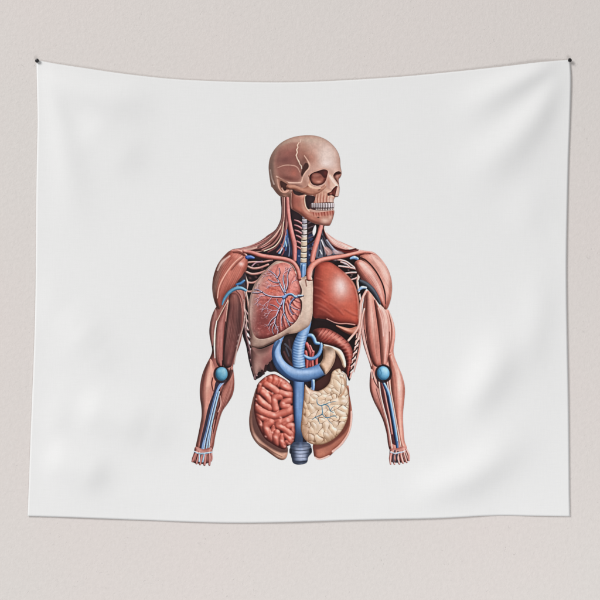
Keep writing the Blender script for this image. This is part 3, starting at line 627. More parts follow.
def arm_right():
    A = 'printed_arm_2'
    organ(q("366,292 371,291.4 378.6,300 386.6,308.4 391,315 394.2,325 395.2,334 394.2,343.6 393.6,352 396,361 400.6,372 404,382 405,391 404.2,402 403,414 403.4,428 404.6,441 406.6,449 398,453.6 390.6,451.4 388,444 386.8,434 383.4,421 379,411.6 373.6,401 370,390 369.8,379 371,369.6 367.8,358 363.4,344.6 361.6,332 362,316 363.6,302"), 6, ((96, 54, 46), (208, 140, 122), (236, 190, 172)), A, bl=3, tex=(.05, 14, 1.5, 82))
    b1 = organ(q("367,293 371.4,292.4 375,302 377.4,317 379.4,332 380.6,346 381.6,362 378,367 373.4,364.6 370,355 367,340 365.4,322 365.4,306"), 6, ((84, 42, 37), (190, 116, 100), (232, 178, 158)), A + '/upper_muscle_1', bl=3, tex=(.06, 14, 1.2, 84))
    with inside(b1): blob(372, 318, 2.4, 22, -6, (244, 204, 186), .75); blob(377, 345, 2, 20, -5, (168, 100, 86), .5); blob(370.6, 297, 2, 4, -20, (226, 190, 160), .6)
    b2 = organ(q("375,299 382,305.6 388,314 390.6,328 390.4,342 388.6,354 386.8,364 382.4,366 381,350 379.6,332 377,315"), 5, ((104, 58, 48), (208, 144, 127), (240, 204, 188)), A + '/upper_muscle_2', bl=3, tex=(.05, 14, 1.2, 86))
    b3 = organ(q("388,309.6 391.4,316 394.4,326 395.2,335 394,345 391,353 389,352 390.6,340 391,326"), 3, ((130, 78, 66), (216, 152, 134), (236, 192, 176)), A + '/upper_muscle_3', tex=(.05, 12, 1., 92))
    strands(b1, q('369,294 371.6,312 373.6,332 375.6,350 378,366'), 6.4, 18, a=0.14)
    with inside(b2): blob(385, 326, 2, 18, -4, (242, 208, 192), .6)
    strands(b2, q('379,303 384,316 386,332 385.6,348 384,365'), 5.4, 16, a=0.14)
    line(q("374.4,300 376.6,314 378.6,328 380.2,344 381.4,364"), (.4, .6, .6, .5, .4), (84, 44, 42), .9, 1.4); line(q("389.6,332 389.6,346 387.4,362"), .5, (140, 84, 72), .8, 1.4)
    line(q("378.4,308 382,320 383.6,336"), .5, (240, 212, 198), .5, 2)
    for s in ("363.4,312 362.6,324 364.6,340 368.6,356 371.6,366", "361.6,300 361,316 362.4,334 366,350 370,362"): tube(q(s), (.6, .9, .9, .6), ((70, 44, 42), (176, 128, 116), (228, 190, 176)), A + '/nerve')
    line(q("364.6,330 367,344 371,358"), .5, (60, 40, 44), .8)
    # deltoid: outer and inner belly with a dark cleft
    dl = organ(q("360,256 366,252.6 371,251.4 376.4,254 383,261 388,269 391.2,278 392.2,287 391.6,295 390,302.4 387.2,309 384.4,308.8 382,302 378,292 370,276 362,263"), 8, ((96, 58, 47), (204, 138, 119), (238, 198, 182)), A + '/shoulder_muscle', bl=4, tex=(.07, 16, 1.2, 58))
    strands(dl, q('364,254 376,263 384,276 388,292 386.4,308'), 8, 22, a=0.12)
    with inside(dl):
        blob(385, 272, 3, 12, -22, (240, 206, 190), .75); blob(390.6, 288, 1.4, 14, 2, (178, 124, 106), .5); blob(387, 304, 3, 5, 0, (140, 76, 66), .6)
    d2 = organ(q("354.6,263.6 357,260.4 361,260 367,263.6 373.6,271 379.4,281 383.6,291 385.4,300 384.6,307.6 381,305 375,297 367.6,287.4 360.6,278 356,270"), 6.5, ((78, 38, 34), (192, 120, 103), (238, 194, 178)), A + '/shoulder_muscle_2', bl=3, tex=(.06, 16, 1.2, 56))
    strands(d2, q('357,262 364,271 371,280 378,292 384,306'), 6.5, 18, a=0.12)
    with inside(d2):
        blob(366, 269, 3, 8, -40, (238, 204, 190), .7); blob(364, 282, 3.4, 12, -42, (110, 66, 62), .8); blob(374, 294, 3, 8, -40, (150, 86, 76), .5)
    line(q("359.4,257.4 365,259.6 371.6,265.6 378,274.6 382.6,284 385.2,294 385.4,304"), (.5, .7, .7, .7, .7, .6, .3), (66, 32, 32), .95, 1.3)
    tube(q("357.4,254.6 363,252.6 369.6,252.2 375,254.4"), (.5, 1., 1.1, .5), ((126, 66, 58), (212, 136, 120), (238, 186, 172)), A + '/shoulder_muscle')
    line(q("358,256 364,254 370.4,253.8"), .45, (108, 44, 42), .8)
    tube(q("350.6,258.4 354,257.4 357.6,258.6"), (.8, 1.7, 1.2), ((60, 90, 124), (138, 172, 202), (206, 222, 234)), A + '/armpit_band')
    blob(356.6, 258.4, 1.4, 1.2, 0, (84, 124, 170), .8)
    # dark armpit band: a shadow drawn into the printed picture, no vessel
    tube(q("360,281 366.4,284.6 372.4,290.4 377,297.4 380,303.6"), (1.6, 2.8, 2.9, 2.3, 1.), ((30, 32, 38), (62, 66, 74), (104, 110, 118)), A + '/armpit_band')
    tube(q("358.6,290.4 362,287.6 366,287.6"), (.9, 1.6, 1.), ((60, 80, 104), (150, 178, 204), (210, 222, 232)), A + '/armpit_band')
    line(q("358.6,294 362,290.6 366,290.4"), .8, (34, 26, 30), .9)
    # forearm
    F = A + '/forearm'
    fo = organ(q("388,357 391.6,354 394.4,357 398,365.6 402,375 404.2,384 404.8,392 404,403 403,415 403.4,429 404.6,441 406.4,449 402,450.6 398.4,440 395.4,424 393,408 391.4,394 390.6,380 389.4,368"), 6, ((94, 50, 42), (200, 130, 112), (240, 198, 180)), F, bl=3, tex=(.05, 14, 1.2, 84))
    strands(fo, q('391,357 396,372 399,390 398.6,414 403,449'), 6, 18, a=0.13)
    with inside(fo): blob(399, 386, 2.2, 16, -4, (244, 214, 198), .8); blob(394.6, 376, 1.6, 16, -8, (190, 122, 104), .5); blob(400.6, 424, 1.5, 18, -3, (238, 190, 168), .7); blob(404, 392, 1, 16, 0, (184, 118, 100), .5)
    f2 = organ(q("371.6,369 370,379 370,390 373.6,401 379,411.6 383.4,421.6 386.8,434.6 388.2,445 391,450.4 394,448 391.4,432 388.6,414 384.6,398 380.6,386 376,376"), 4, ((84, 46, 41), (182, 116, 101), (226, 174, 158)), F + '_2', bl=2, tex=(.06, 12, 1., 72))
    strands(f2, q('372,371 374.6,388 380,406 385,426 390,448'), 4.6, 16, a=0.18)
    with inside(f2): blob(374, 386, 2, 9, -14, (226, 168, 150), .6); line(q("372,372 374.4,381 378.4,388"), .5, (84, 46, 42), .8); line(q("371.4,370 372.4,378"), .6, (236, 206, 190), .7)
    patch(q("377,380 380,393 383.6,408 388,424 391,442 398,444 396.4,428 393.4,410 390.4,394 389,380 384,376"), (84, 44, 46), .9, F, soft=2)
    for s, c, r in (("379,380 380.4,394 383.6,408 387.4,422 390.4,438 392,449", ((80, 52, 46), (200, 158, 142), (238, 214, 200)), .8), ("382,381 384.6,392 386.4,402 389.6,418 392,434", ((80, 40, 40), (170, 104, 96), (220, 170, 156)), .9),
                    ("376.6,389 380,400 384,414 388,430 390,446", ((70, 40, 40), (150, 96, 88), (206, 156, 142)), .7), ("389,379 390.4,390 392.6,402 395.4,418 398.4,434 401,448", ((90, 50, 46), (206, 150, 132), (240, 206, 190)), .8),
                    ("387,379 388.4,388 390.6,398", ((80, 50, 48), (200, 160, 150), (238, 220, 210)), .6)):
        tube(q(s), r, c, F + '_tendon')
    tube(q("382,379.6 385,386 388.2,394 390.2,404 392.4,416 394.8,430 396.8,442 397.6,450"), (1.2, 1.6, 1.9, 2., 2., 1.8, 1.6, 1.2), ((22, 40, 66), (58, 92, 132), (116, 156, 192)), A + '/forearm_vein')
    line(q("382.6,380.4 386.4,386.4 389.6,394.6 391.8,405 394,417 396.2,430 397.8,441"), (.4, .6, .6, .7, .7, .6, .4), (160, 196, 224), .9)
    line(q("388,396 390,408 392.6,424 395,440"), .5, (24, 38, 62), .9)
    # elbow
    patch(q("383,364.4 389.4,367 392,373.4 390,380 383.6,383 377.6,380.6 375,374 377,367.4"), (46, 38, 44), .9, A, soft=2.5)
    eb = organ(q("382.8,366.4 387,367.8 389.4,371.8 389,376.6 385.8,379.8 381.4,379.8 378,376.6 377.2,371.8 379.2,368"), 6, ((44, 92, 120), (110, 170, 196), (172, 212, 226)), A + '/elbow_joint', bl=1)
    with inside(eb): blob(384, 370.4, 2.6, 2, 0, (164, 212, 226), .6); line(q("380,369 381.4,373 380,378"), .4, (60, 110, 140), .5, 2)
    # hand
    H = A + '/hand'
    organ(q("390.4,449 389.4,455 389.2,460 392,462.4 398,462.8 404,462.4 408.4,460.6 409.8,456.6 407.4,450 403.6,446.4 396,448.6"), 4, ((84, 48, 46), (178, 118, 106), (226, 176, 160)), H, bl=2)
    for s, r in (("391.6,452 390.2,458 390.6,464", 1.1), ("394,453 393.2,459 394.4,464", 1.2), ("397.4,454 397.8,459.6 399.4,463.8", 1.3), ("400.6,453 401.6,458.4 403,463", 1.3), ("403.6,451.4 405.2,457 406.6,462.2", 1.3), ("406.4,450 408.6,455 408.8,460.4", 1.2)):
        tube(q(s), (r, r, r * .75), ((76, 40, 40), (196, 132, 118), (238, 196, 182)), H)
    for s in ("392.6,455 392,463.4", "395.8,455 396.6,464", "399.2,455 401,463.4", "402.2,454 404.6,462.4", "405.2,453 407.6,460.6"): line(q(s), .4, (66, 34, 36), .85)
    for s in ("395,451 393.4,457 394,462", "398,452 396.6,458 397.6,462"): line(q(s), .9, (58, 66, 82), .75)
    tube(q("390.6,452 395,453.6 399.6,452.6 404,451.8"), (.5, .7, .7, .5), ((70, 84, 106), (150, 170, 190), (226, 232, 234)), A + '/forearm_vein')
    for x, y in ((391, 452.6), (396.6, 453), (401.4, 452.2), (405.4, 450.6)): blob(x, y, .7, .5, 0, (232, 234, 238), .7)

arm_left(); arm_right()
# nerve cords running from the armpit to the flank
for s, r in (("366.4,290.6 362.6,298 360.4,306 359.8,316 359,325 354.6,333 348.4,340.6", 1.25), ("364.4,309 362,318 360.6,328 358.6,337 355.6,344.4", .8)):
    tube(q(s), (r * .9, r, r, r * .8), ((120, 72, 64), (218, 168, 150), (242, 212, 198)), CAGE + '/nerve')

# ------------------------------------------------------------- collarbones
CB = ((98, 52, 46), (190, 114, 102), (228, 164, 150))
tube(q("243.6,251 252,252.6 262,255.8 274,257.6 285,259.2 292.6,262.4 297,268.4 299,275 299.2,279.4"), (1.4, 1.9, 2.1, 2., 2., 2.1, 2.2, 2.1, 1.7), CB, 'printed_collarbone', tex=(.06, 5, 1, 10))
line(q("243,252.6 252,254.8 262,258.2 274,260 284,261.4 291,264.6 295,271"), .4, (74, 34, 34), .6, 1.6)
blob(245.6, 250.6, 2.4, 1, 10, (226, 180, 166), .7); line(q("297,279 301,279.6"), .5, (96, 44, 42), .8)
tube(q("366,251.6 356,253.2 344,256 331,258 320.6,260.4 313.4,264.6 309.4,271 308.8,278.4"), (1., 1.7, 2., 2.1, 2.3, 2.8, 2.9, 2.4), ((112, 58, 50), (214, 140, 122), (240, 188, 172)), 'printed_collarbone_2', tex=(.05, 5, 1, -10))
blob(311.6, 274, 1.2, 5, 10, (236, 206, 188), .7); line(q("306,279.6 309,280.6 313,280"), .5, (110, 60, 52), .8)
line(q("364,253.6 354,255.4 343,258.2 331,260.2"), .4, (100, 44, 40), .55, 1.6)

# ------------------------------------------------------------- skull
SK = 'printed_skull'
k = organ(q("271,185.6 269.2,175 268.6,166 270.2,157 275,148.6 282.6,141.6 293,137 304.6,135.2 315.6,135.6 324.6,138.6 332,144 337.4,151 339.9,158.4 340.5,166 341.6,172.6 340.6,176.6 338.6,179.6 339.2,185 339.6,189 338.4,196 335.2,197 333.6,200.6 334.4,205 333.8,208.8 334.3,212 332.8,218.5 330.2,224.6 327.4,225.8 320.8,224.8 315.8,223.8 310.8,221.7 305,218.3 299,213.4 293.2,210 290.5,207.6 289.6,202 288.6,197 284.6,197 280.6,196.4 278.4,195 275.6,192 272.6,187.8"), 12, ((104, 78, 66), (202, 165, 146), (222, 198, 182)), SK, bl=5, tex=(.03, 3, 3, 0))
with inside(k):
    blob(326, 155, 10, 10, 0, (232, 220, 206), .8); blob(328, 163, 6, 4, 0, (240, 230, 220), .7); blob(310, 140, 16, 3.5, 0, (208, 194, 174), .7)
    blob(312, 158, 6, 7, -45, (186, 132, 112), .75); blob(270.6, 168, 3, 16, 4, (128, 112, 102), .75); blob(276, 150, 7, 4, -48, (150, 132, 118), .7); blob(286, 142.6, 9, 2.2, -24, (186, 172, 154), .7)
    blob(273, 184, 2.6, 8, -25, (110, 92, 84), .7); line(q("270.4,170 271.8,178 274,184"), .6, (206, 196, 184), .7, 2)
    patch(q("277.4,153 283.4,146.4 292,143.6 298.6,144.2 298,150 297.4,156.6 300,163 303,169 302.4,177 299,181.6 292,182 284.6,180 278,175.6 275.6,165"), (156, 108, 97), .82, SK + '/temple_muscle', soft=14)
    blob(288, 160, 10, 8, 0, (128, 82, 76), .6); blob(297, 158, 5, 9, 0, (134, 88, 80), .5)
    blob(303, 153, 5, 8, -25, (160, 112, 96), .75); blob(305, 160, 4, 5, -30, (126, 84, 74), .7)
    tm = sdf(q("277.4,153 283.4,146.4 292,143.6 298.6,144.2 304,152 308.6,160 309.2,166 305,172 302.4,178 299,181.6 292,182 284.6,180 278,175.6 275.6,165"))
    blob(290, 146, 8, 3, -12, (176, 130, 114), .6); blob(284, 160, 7, 3.4, -6, (104, 68, 68), .55); blob(290, 153, 7, 4, 0, (152, 96, 88), .5)
    blob(303, 166, 4, 6, -20, (98, 66, 60), .7); patch(q("305,163 309.4,164.6 309,168 305,172.4 302.6,177 301,173"), (66, 44, 42), .9, soft=3)
    blob(304, 146, 3.5, 5, -30, (186, 148, 126), .5); blob(292, 146, 10, 2.5, -10, (172, 134, 118), .6); blob(278.6, 158, 2.6, 9, 14, (132, 96, 88), .6); blob(290, 186, 9, 2, 4, (140, 92, 78), .7); blob(296, 185, 8, 2, 8, (120, 76, 66), .5); blob(322, 194, 7, 4, -20, (186, 134, 112), .5); blob(329, 178, 3, 6, 0, (216, 172, 150), .5); blob(331, 165, 8, 3, 0, (232, 214, 200), .5); blob(305, 183, 4, 5, 0, (178, 132, 112), .6)
    patch(q("278.6,167.4 285,165.4 293,165.8 297.6,168 300,172.6 299.4,179 295,181.6 286,180.4 279,175"), (152, 98, 88), .5, soft=9)
    blob(294, 173, 3.6, 4, 0, (190, 116, 98), .6); blob(287, 178, 8, 2.4, 12, (100, 58, 54), .6)
    line(q("277.6,167.6 285,165 293.4,165.4 297.6,167.6 299.8,172"), (.3, .5, .5, .5, .3), (206, 170, 150), .8, 1.3)
    line(q("299.2,142 297.4,145 298,147.2 296.6,149.6 297.4,152.2 296.2,155 297.2,158.4 299,161.4 299.8,164 301.2,165.6 301.8,168.6"), (.4, .6, .5, .6, .5, .6, .5, .6, .4, .4, .3), (238, 206, 182), .95, smooth=False)
    line(q("301,139 300.4,142"), .4, (230, 216, 196), .6)
    line(q("304.4,155.6 307.4,160 309.4,164.4 309,168 306,171.6 303.4,175.6 302,180"), (.4, .6, .8, .7, .6, .6, .5), (226, 192, 168), .85, 1.6)
    line(q("276.6,176.2 278.8,177.6 281.8,179.4 287,182 293.4,182.7 300.8,182.2 302.2,179"), (.7, .6, .6, .7, .6, .6, .4), (232, 200, 178), .9, 1.2)
    # ear opening
    patch(q("277.6,177.6 278.4,186 280.8,191 285,193.2 289.6,191.4 290,186 287,181.6 281,178.6"), (158, 112, 94), .9, soft=2)
    patch(q("280.6,180.6 284.6,182.4 287.4,184.6 287,187.6 285.4,190.6 282.2,188.8 280.2,184.6"), (56, 34, 34), .95, SK + '/ear_opening', soft=2)
    line(q("277.8,179.6 278.4,186 281,190.8 285,192.4 288.6,190.4"), .6, (222, 180, 156), .8, 1.3); line(q("282,188 284,191.4 287,190.6"), .6, (232, 196, 170), .7)
    blob(284.6, 195.4, 4, 1.6, 0, (170, 126, 108), .8); line(q("276,190 279,194 284,196.6"), .6, (92, 70, 64), .7, 1.6)
    # face below the arch
    jw = organ(q("291.8,191 296,190.4 302,193.4 305.6,195 305.2,201 306.2,206.6 309.4,211 318,212.4 331,210.8 334.2,212 332.6,219 330,224.6 327.4,225.6 320.8,224.6 315.8,223.6 310.8,221.5 305,218 299,213.2 293.2,209.8 290.8,207.4 290.7,202"), 5, ((92, 50, 44), (172, 110, 93), (220, 172, 148)), SK + '/jaw', bl=3)
    with inside(jw):
        blob(297, 201, 3.4, 6, 10, (176, 104, 92), .7); blob(299, 209, 5, 2, 35, (204, 126, 104), .6); line(q("291.2,193 290.9,202 292,208"), .5, (226, 196, 180), .7)
        blob(325, 220.6, 5, 3.4, 0, (238, 216, 196), .85); blob(330.6, 217, 2, 4, 0, (240, 220, 202), .6); blob(312, 218, 5, 1.6, 25, (216, 158, 134), .6); blob(308, 219.6, 8, 1, 30, (120, 66, 56), .5)
        patch(q("310.6,209.4 320,209.6 332.6,209.2 332.4,214 322,215.6 313,214.4"), (184, 106, 92), .75, soft=5)
        for x in (312, 314.6, 317.2, 320, 323, 326, 329, 331.4):
            line([(x - .4, 210), (x, 213), (x + .6, 216.6)], (.6, .5, .2), (224, 170, 148), .3 + .4 * rng.rand(), 3); line([(x + 1.2, 210), (x + 1.5, 213), (x + 1.9, 215.6)], (.5, .4, .2), (140, 66, 58), .3 + .35 * rng.rand(), 2.4)
        blob(318.3, 217.3, 1., .6, 0, (44, 26, 26), .95)
    line(q("305.5,195 305,201 306,206.4 309.2,211"), .7, (240, 206, 178), .9)
    patch(q("305.8,195.6 310.8,195.2 315.6,197 314.6,202 312.6,205.4 310.4,208.4 308.2,209 306.2,205.8 305.2,200"), (38, 30, 38), .97, SK + '/mouth_hollow', soft=1.6)
    patch(q("292.4,188.6 295.2,190.6 301.8,192.6 305,194 300,195.4 296.6,195 293.6,193"), (44, 36, 40), .95, SK + '/mouth_hollow', soft=1.8)
    # upper jaw
    uj = organ(q("314,190 322,187 329,189 334,193 336,197 333.6,200.6 334.4,205 326,206 316,205.6 313.4,203.6 315.4,197.4 312.4,194.4"), 4, ((118, 70, 60), (200, 152, 128), (228, 196, 172)), SK, bl=3)
    with inside(uj):
        for x, h in ((314.6, 0), (317.4, -1), (320.4, -1.4), (323.4, -1), (326.6, 0), (329.4, 1)):
            line([(x + .6 + rng.rand() * .6, 194.6 + h + rng.rand() * 2), (x, 198.6), (x + .2, 203)], (.2, .4 + .4 * rng.rand(), .5), (168, 92, 80), .35 + .3 * rng.rand(), 3); line([(x + 1.9, 194 + h), (x + 1.5, 199), (x + 1.5, 203)], (.3, .6, .4), (240, 208, 182), .7, 1.6)
        blob(331, 200, 3, 3, 0, (236, 220, 206), .7)
    # cheek arch
    ar = organ(q("286,186.4 288.4,184.6 295,185.2 303,187.8 308,184.6 309,178 308,175.6 311,175 310.4,183.6 314.6,187 321,187 325.4,184.2 326,187 322,191 316,194.4 310,195 303,192.8 295,189.6 289,189.4"), 3, ((96, 56, 46), (184, 132, 108), (230, 190, 162)), SK + '/cheekbone', bl=2)
    with inside(ar): blob(303, 190, 8, 1.4, 18, (216, 160, 132), .5); blob(316, 190, 6, 2, 5, (222, 170, 146), .6); line(q("307.6,177 308.2,184 313,187.4 320,187.4"), .9, (244, 214, 184), .85, 1.6); blob(319.2, 189.8, 1.4, .5, -10, (66, 30, 28), .9)
    line(q("287,188.6 294,189.6 302,193 309,195.4"), .5, (70, 42, 38), .8)
    blob(324, 187.4, 3, 2, -20, (206, 162, 140), .8); blob(313, 192, 8, 2.4, 12, (170, 116, 96), .45); blob(296, 188, 8, 1.8, 14, (150, 100, 82), .4)
    # eye sockets
    e1 = organ(q("310,175 313,172.6 318,170.8 323.6,169.2 327.6,170.6 327.4,175 326,180 323.6,183.4 319,185.4 314,185 311,182.6 309.6,178.4"), 5, ((54, 28, 28), (126, 72, 62), (160, 104, 90)), SK + '/eye_socket', bl=2)
    with inside(e1):
        patch(q("309,174 316,170 325,168.6 329,170.6 327,176.6 324,177.6 320,173.6 313.6,173 311,176"), (58, 30, 32), .9, soft=3)
        patch(q("312.6,174.8 315.8,173.4 319,174.8 318.4,176.8 314,177"), (176, 124, 108), .6, soft=7); patch(q("312,178.4 318,178 323.4,178.6 322,182.6 317.4,184 313,182.4"), (190, 126, 106), .6, soft=8)
        blob(318.6, 181.6, 2.4, 1.2, 0, (232, 178, 156), .7);  blob(324.6, 180, 1.4, 3, 20, (92, 44, 40), .6); line(q("310.6,180 312.6,184 317.4,185.2 322,184"), .5, (74, 32, 30), .7)
        blob(326, 173, 2, 3, 0, (112, 50, 46), .7)
    line(q("309,174.6 312.4,172 318,170 323.6,168.4 328,169.6"), .6, (206, 160, 138), .6, 1.6)
    e2 = organ(q("333.4,177.4 334,173.8 336.6,171.6 339.4,171.2 341.2,172.8 340.6,176.4 338.8,179.2 338.6,184 337.4,182.6 335.6,180.4"), 2.5, ((62, 34, 32), (170, 116, 100), (196, 146, 128)), SK + '/eye_socket_2', bl=1)
    with inside(e2): patch(q("333.4,176 335,172.6 338.6,170.8 341.4,172.6 339.6,174.2 336,174.6"), (50, 28, 28), .9, soft=2); blob(336.6, 176.4, 1.6, 1., 0, (222, 176, 158), .8); blob(335, 175, 1.6, 2.4, 0, (70, 38, 36), .6)
    # nose
    patch(q("328,174 331.6,174.4 335,179 337.8,184.6 336.4,186.6 332,189 329,186 327.4,180"), (228, 200, 178), .85, soft=4)
    line(q("330,176 333.4,181 337.4,186"), (.9, 1.2, .8), (246, 230, 214), .85, 2); blob(328.6, 182, 1.4, 5, -8, (190, 126, 108), .6)
    nz_ = organ(q("336.8,185.6 333.4,188.2 330.8,191.6 327.6,193 328,195.6 331.6,195.2 335.2,196.6 336,192 337.8,188"), 2, ((52, 24, 24), (92, 44, 40), (140, 80, 70)), SK + '/nose_opening', bl=1)
    patch(q("337.4,187 339.6,188.6 338.4,195.6 335.4,196.6 336.2,191.6"), (226, 194, 176), .9, soft=1.8); blob(331, 193.6, 1, 1.2, 20, (196, 130, 112), .7); line(q("334.6,196.6 337.4,196.4"), .4, (80, 44, 40), .9)
    # teeth
    patch(q("309.6,206 313,203.2 334.4,202.6 334.2,209.4 320,210.4 311,209"), (74, 56, 58), .95, SK + '/teeth', soft=1.5)
    xs = [312.3, 314.4, 316.6, 318.9, 321.2, 323.6, 326.2, 328.9, 331.4, 333.4]
    for i, x in enumerate(xs):
        g = 150 + i * 8
        tube([(x, 203.9), (x + .1, 206.9 - abs(i - 5) * .05)], (1.12, 1.), ((96, 90, 94), (g, g - 1, g), (min(g + 30, 236),) * 3), SK + '/teeth')
        if i > 1: tube([(x - .2, 209), (x - .1, 209.7)], (1., .8), ((110, 76, 72), (g - 4, g - 14, g - 22), (230, 218, 206)), SK + '/teeth')
    line(q("311,208 318,208.4 326,208.3 334,207.7"), .3, (72, 50, 52), .85)
with inside(k):
    blob(322, 199, 7, 5, 0, (204, 146, 126), .18); blob(296, 204, 6, 8, 0, (150, 88, 76), .25); blob(312, 218, 9, 5, 20, (176, 110, 92), .3); blob(281, 176, 8, 12, 0, (132, 98, 86), .22)
comp(k[0], k[1], C((140, 88, 70)), .15)
with inside(k):
    blob(325, 156, 9, 9, 0, (236, 222, 208), .5); blob(326, 163, 5, 3.5, 0, (242, 230, 220), .45); blob(271, 172, 2.4, 15, 3, (112, 92, 82), .5); blob(292, 207, 2.6, 8, 8, (110, 62, 54), .35)
rim(k, .7, (120, 96, 84), .35)
print('painted', len(IDS))

# a punchy print: local contrast of the separations
wm = (SIL > 0).astype(np.float32)
for rad, am in ((8, .30), (2, .38)):
    den = blur(wm, rad) + 1e-4
    low = np.stack([blur(INK[..., i] * wm, rad) / den for i in range(3)], -1)
    lum = (INK - low).mean(-1, keepdims=True)
    INK = np.where(wm[..., None] > 0, INK + am * (.75 * lum + .25 * (INK - low)), INK)
INK = np.clip(INK, 6, 246)
# ink on a weave: the print carries a faint mottled tone and dries a little darker
INK = 255 * np.clip(INK / 255, 0, 1) ** 1.09 * np.array([1.0, .985, 1.015], np.float32)
INK *= (1 + .07 * (noise(GX, GY, 1.1, seed=6) - .5) + .06 * (noise(GX, GY, 3.4, seed=8) - .5))[..., None]
# ---------------------------------------------------------------------------
#  the scene
# ---------------------------------------------------------------------------
scene = bpy.context.scene
COL_ = scene.collection
CAM_D = 3.2
KS = 0.9975                                     # true size of the cloth relative to the plan

def link(o, parent=None):
    COL_.objects.link(o)
    if parent: o.parent = parent
    return o

def X(px): return (px - 300) * U * KS
def Z(py): return (300 - py) * U * KS

# ---- how the cloth hangs: distance from the wall (metres) at a plan point
def poly_field(px, py, pts, sig):
    p = crom(q(pts), False, 6)
    sg = np.interp(np.linspace(0, 1, len(p)), np.linspace(0, 1, len(sig)), sig)
    best = np.full(px.shape, 1e9); s = np.ones(px.shape); tt = np.zeros(px.shape)
    for i in range(len(p) - 1):
        ax, ay = p[i]; ex, ey = p[i + 1] - p[i]
        t = ((px - ax) * ex + (py - ay) * ey) / (ex * ex + ey * ey + 1e-9)
        t = np.clip(t, 0, 1)
        d = np.hypot(px - ax - t * ex, py - ay - t * ey)
        m = d < best
        best = np.where(m, d, best); s = np.where(m, sg[i], s); tt = np.where(m, (i + t) / (len(p) - 1), tt)
    return best, s, tt

FOLDS = [  # path of the crest, widths along it, height in mm at start / middle / end
    ("570,60 546,104 510,144 476,170 440,192", (5, 12, 16, 22), (0.4, 7.4, 7.8, 5.0, 0.)),
    ("570,60 540,71 506,88 470,106 436,120", (4, 8, 12, 16), (0.3, 6.0, 7.4, 4.6, 0.)),
    ("522,300 508,338 492,372 470,404 448,424", (20, 16, 13, 14), (0., 5.6, 10.5, 7.4, 0.)),
    ("540,412 510,446 472,474 430,488 396,492", (18, 14, 12, 15), (0., 6.6, 10.5, 7., 0.)),
    ("37,60 58,82 92,96 134,104 170,106", (4, 9, 12, 16), (0.3, 4.4, 5.8, 5., 0.)),
    ("37,60 52,100 64,150 74,210 78,260", (4, 9, 13, 20), (0.2, 3.6, 4.0, 2.4, 0.)),
    ("100,136 121,152", (15, 15), (4.2, 4.4)),
    ("100,412 130,422 148,428", (14, 15), (7.6, 8., 4.0)),
    ("62,462 88,472", (13, 14), (7.4, 7.6)),
    ("66,392 54,420", (10, 10), (1., 2.6)),
    ("60,312 82,336 96,352", (16, 14), (1.2, 5.4, 2.6)),
    ("300,515 240,470", (26, 40), (1.4, 0.)), ("150,520 152,498", (22, 26), (-1.2, 0.)), ("500,516 512,488", (20, 24), (-1.6, 0.)), ("380,519 372,496", (22, 26), (.9, 0.)),
    ("536,250 542,300 532,350 540,392", (14, 12, 12), (0., 2.8, 3.4, 2.4, 0.)), ("548,170 530,210 512,240", (16, 14), (0., 2.4, 2., 0.)), ("40,255 46,310 42,350", (12, 10), (0., 2.2, 1.6, 0.)),
    ("569,250 556,254", (34, 30), (1.6, 0.)), ("34,330 50,334", (36, 30), (1.4, 0.)),
]
def hang_exact(px, py):
    px = np.asarray(px, float); py = np.asarray(py, float)
    h = np.full(px.shape, 4.0)
    for path, sig, amp in FOLDS:
        d, s, t = poly_field(px, py, path, sig)
        ti = np.linspace(0, 1, 121)
        av = np.convolve(np.pad(np.interp(ti, np.linspace(0, 1, len(amp)), amp), 14, mode='edge'), np.hanning(31)[1:-1] / np.hanning(31).sum(), 'valid')
        if amp[-1] == 0: av = av * (1 - np.clip((ti - .6) / .4, 0, 1) ** 2 * (3 - 2 * np.clip((ti - .6) / .4, 0, 1)))
        if amp[0] == 0: av = av * np.clip(ti / .4, 0, 1) ** 2 * (3 - 2 * np.clip(ti / .4, 0, 1))
        a = np.interp(t, ti, av)
        h = h + 1.4 * a * np.exp(-.5 * (d / s) ** 2)
    h = h + 1.1 * np.sin(px / 58. + .7 * np.sin(py / 70.)) * np.clip((py - 90) / 200, 0, 1) + .7 * np.sin(py / 47. + px / 90.)
    el_ = np.exp(-.5 * (np.minimum(px - 32, 569 - px) / 17.) ** 2) * (px > -50); eb_ = np.exp(-.5 * ((519 - py) / 9.) ** 2)
    h = h - np.clip(h - 2.6, 0, 99) * np.clip((.75 * el_ + .55 * eb_), 0, .85)
    for cx, cy in ((37, 60), (569.6, 60)):
        k = np.exp(-.5 * (np.hypot(px - cx, py - cy) / 9.) ** 2)
        h = h * (1 - k) + 2.6 * k
    return h * .001

HG0 = -10.
HGRID = blur(hang_exact(*np.meshgrid(np.arange(HG0, 611.), np.arange(HG0, 611.))), 3)
def hang(px, py):
    fx = np.clip(np.asarray(px, float) - HG0, 0, HGRID.shape[1] - 2); fy = np.clip(np.asarray(py, float) - HG0, 0, HGRID.shape[0] - 2)
    ix, iy = np.floor(fx).astype(int), np.floor(fy).astype(int); fx, fy = fx - ix, fy - iy
    g = HGRID
    return (g[iy, ix] * (1 - fx) + g[iy, ix + 1] * fx) * (1 - fy) + (g[iy + 1, ix] * (1 - fx) + g[iy + 1, ix + 1] * fx) * fy

def edge(pts, n):
    p = crom(q(pts), False, 12)
    s = np.concatenate([[0], np.cumsum(np.hypot(*np.diff(p, axis=0).T))]); s /= s[-1]
    t = np.linspace(0, 1, n)
    return np.stack([np.interp(t, s, p[:, 0]), np.interp(t, s, p[:, 1])], 1)

# --------------------------------------------------------------- materials
def new_mat(name):
    m = bpy.data.materials.new(name); m.use_nodes = True
    nt = m.node_tree; nt.nodes.clear()
    out = nt.nodes.new('ShaderNodeOutputMaterial'); b = nt.nodes.new('ShaderNodeBsdfPrincipled')
    nt.links.new(b.outputs[0], out.inputs[0])
    return m, nt, b

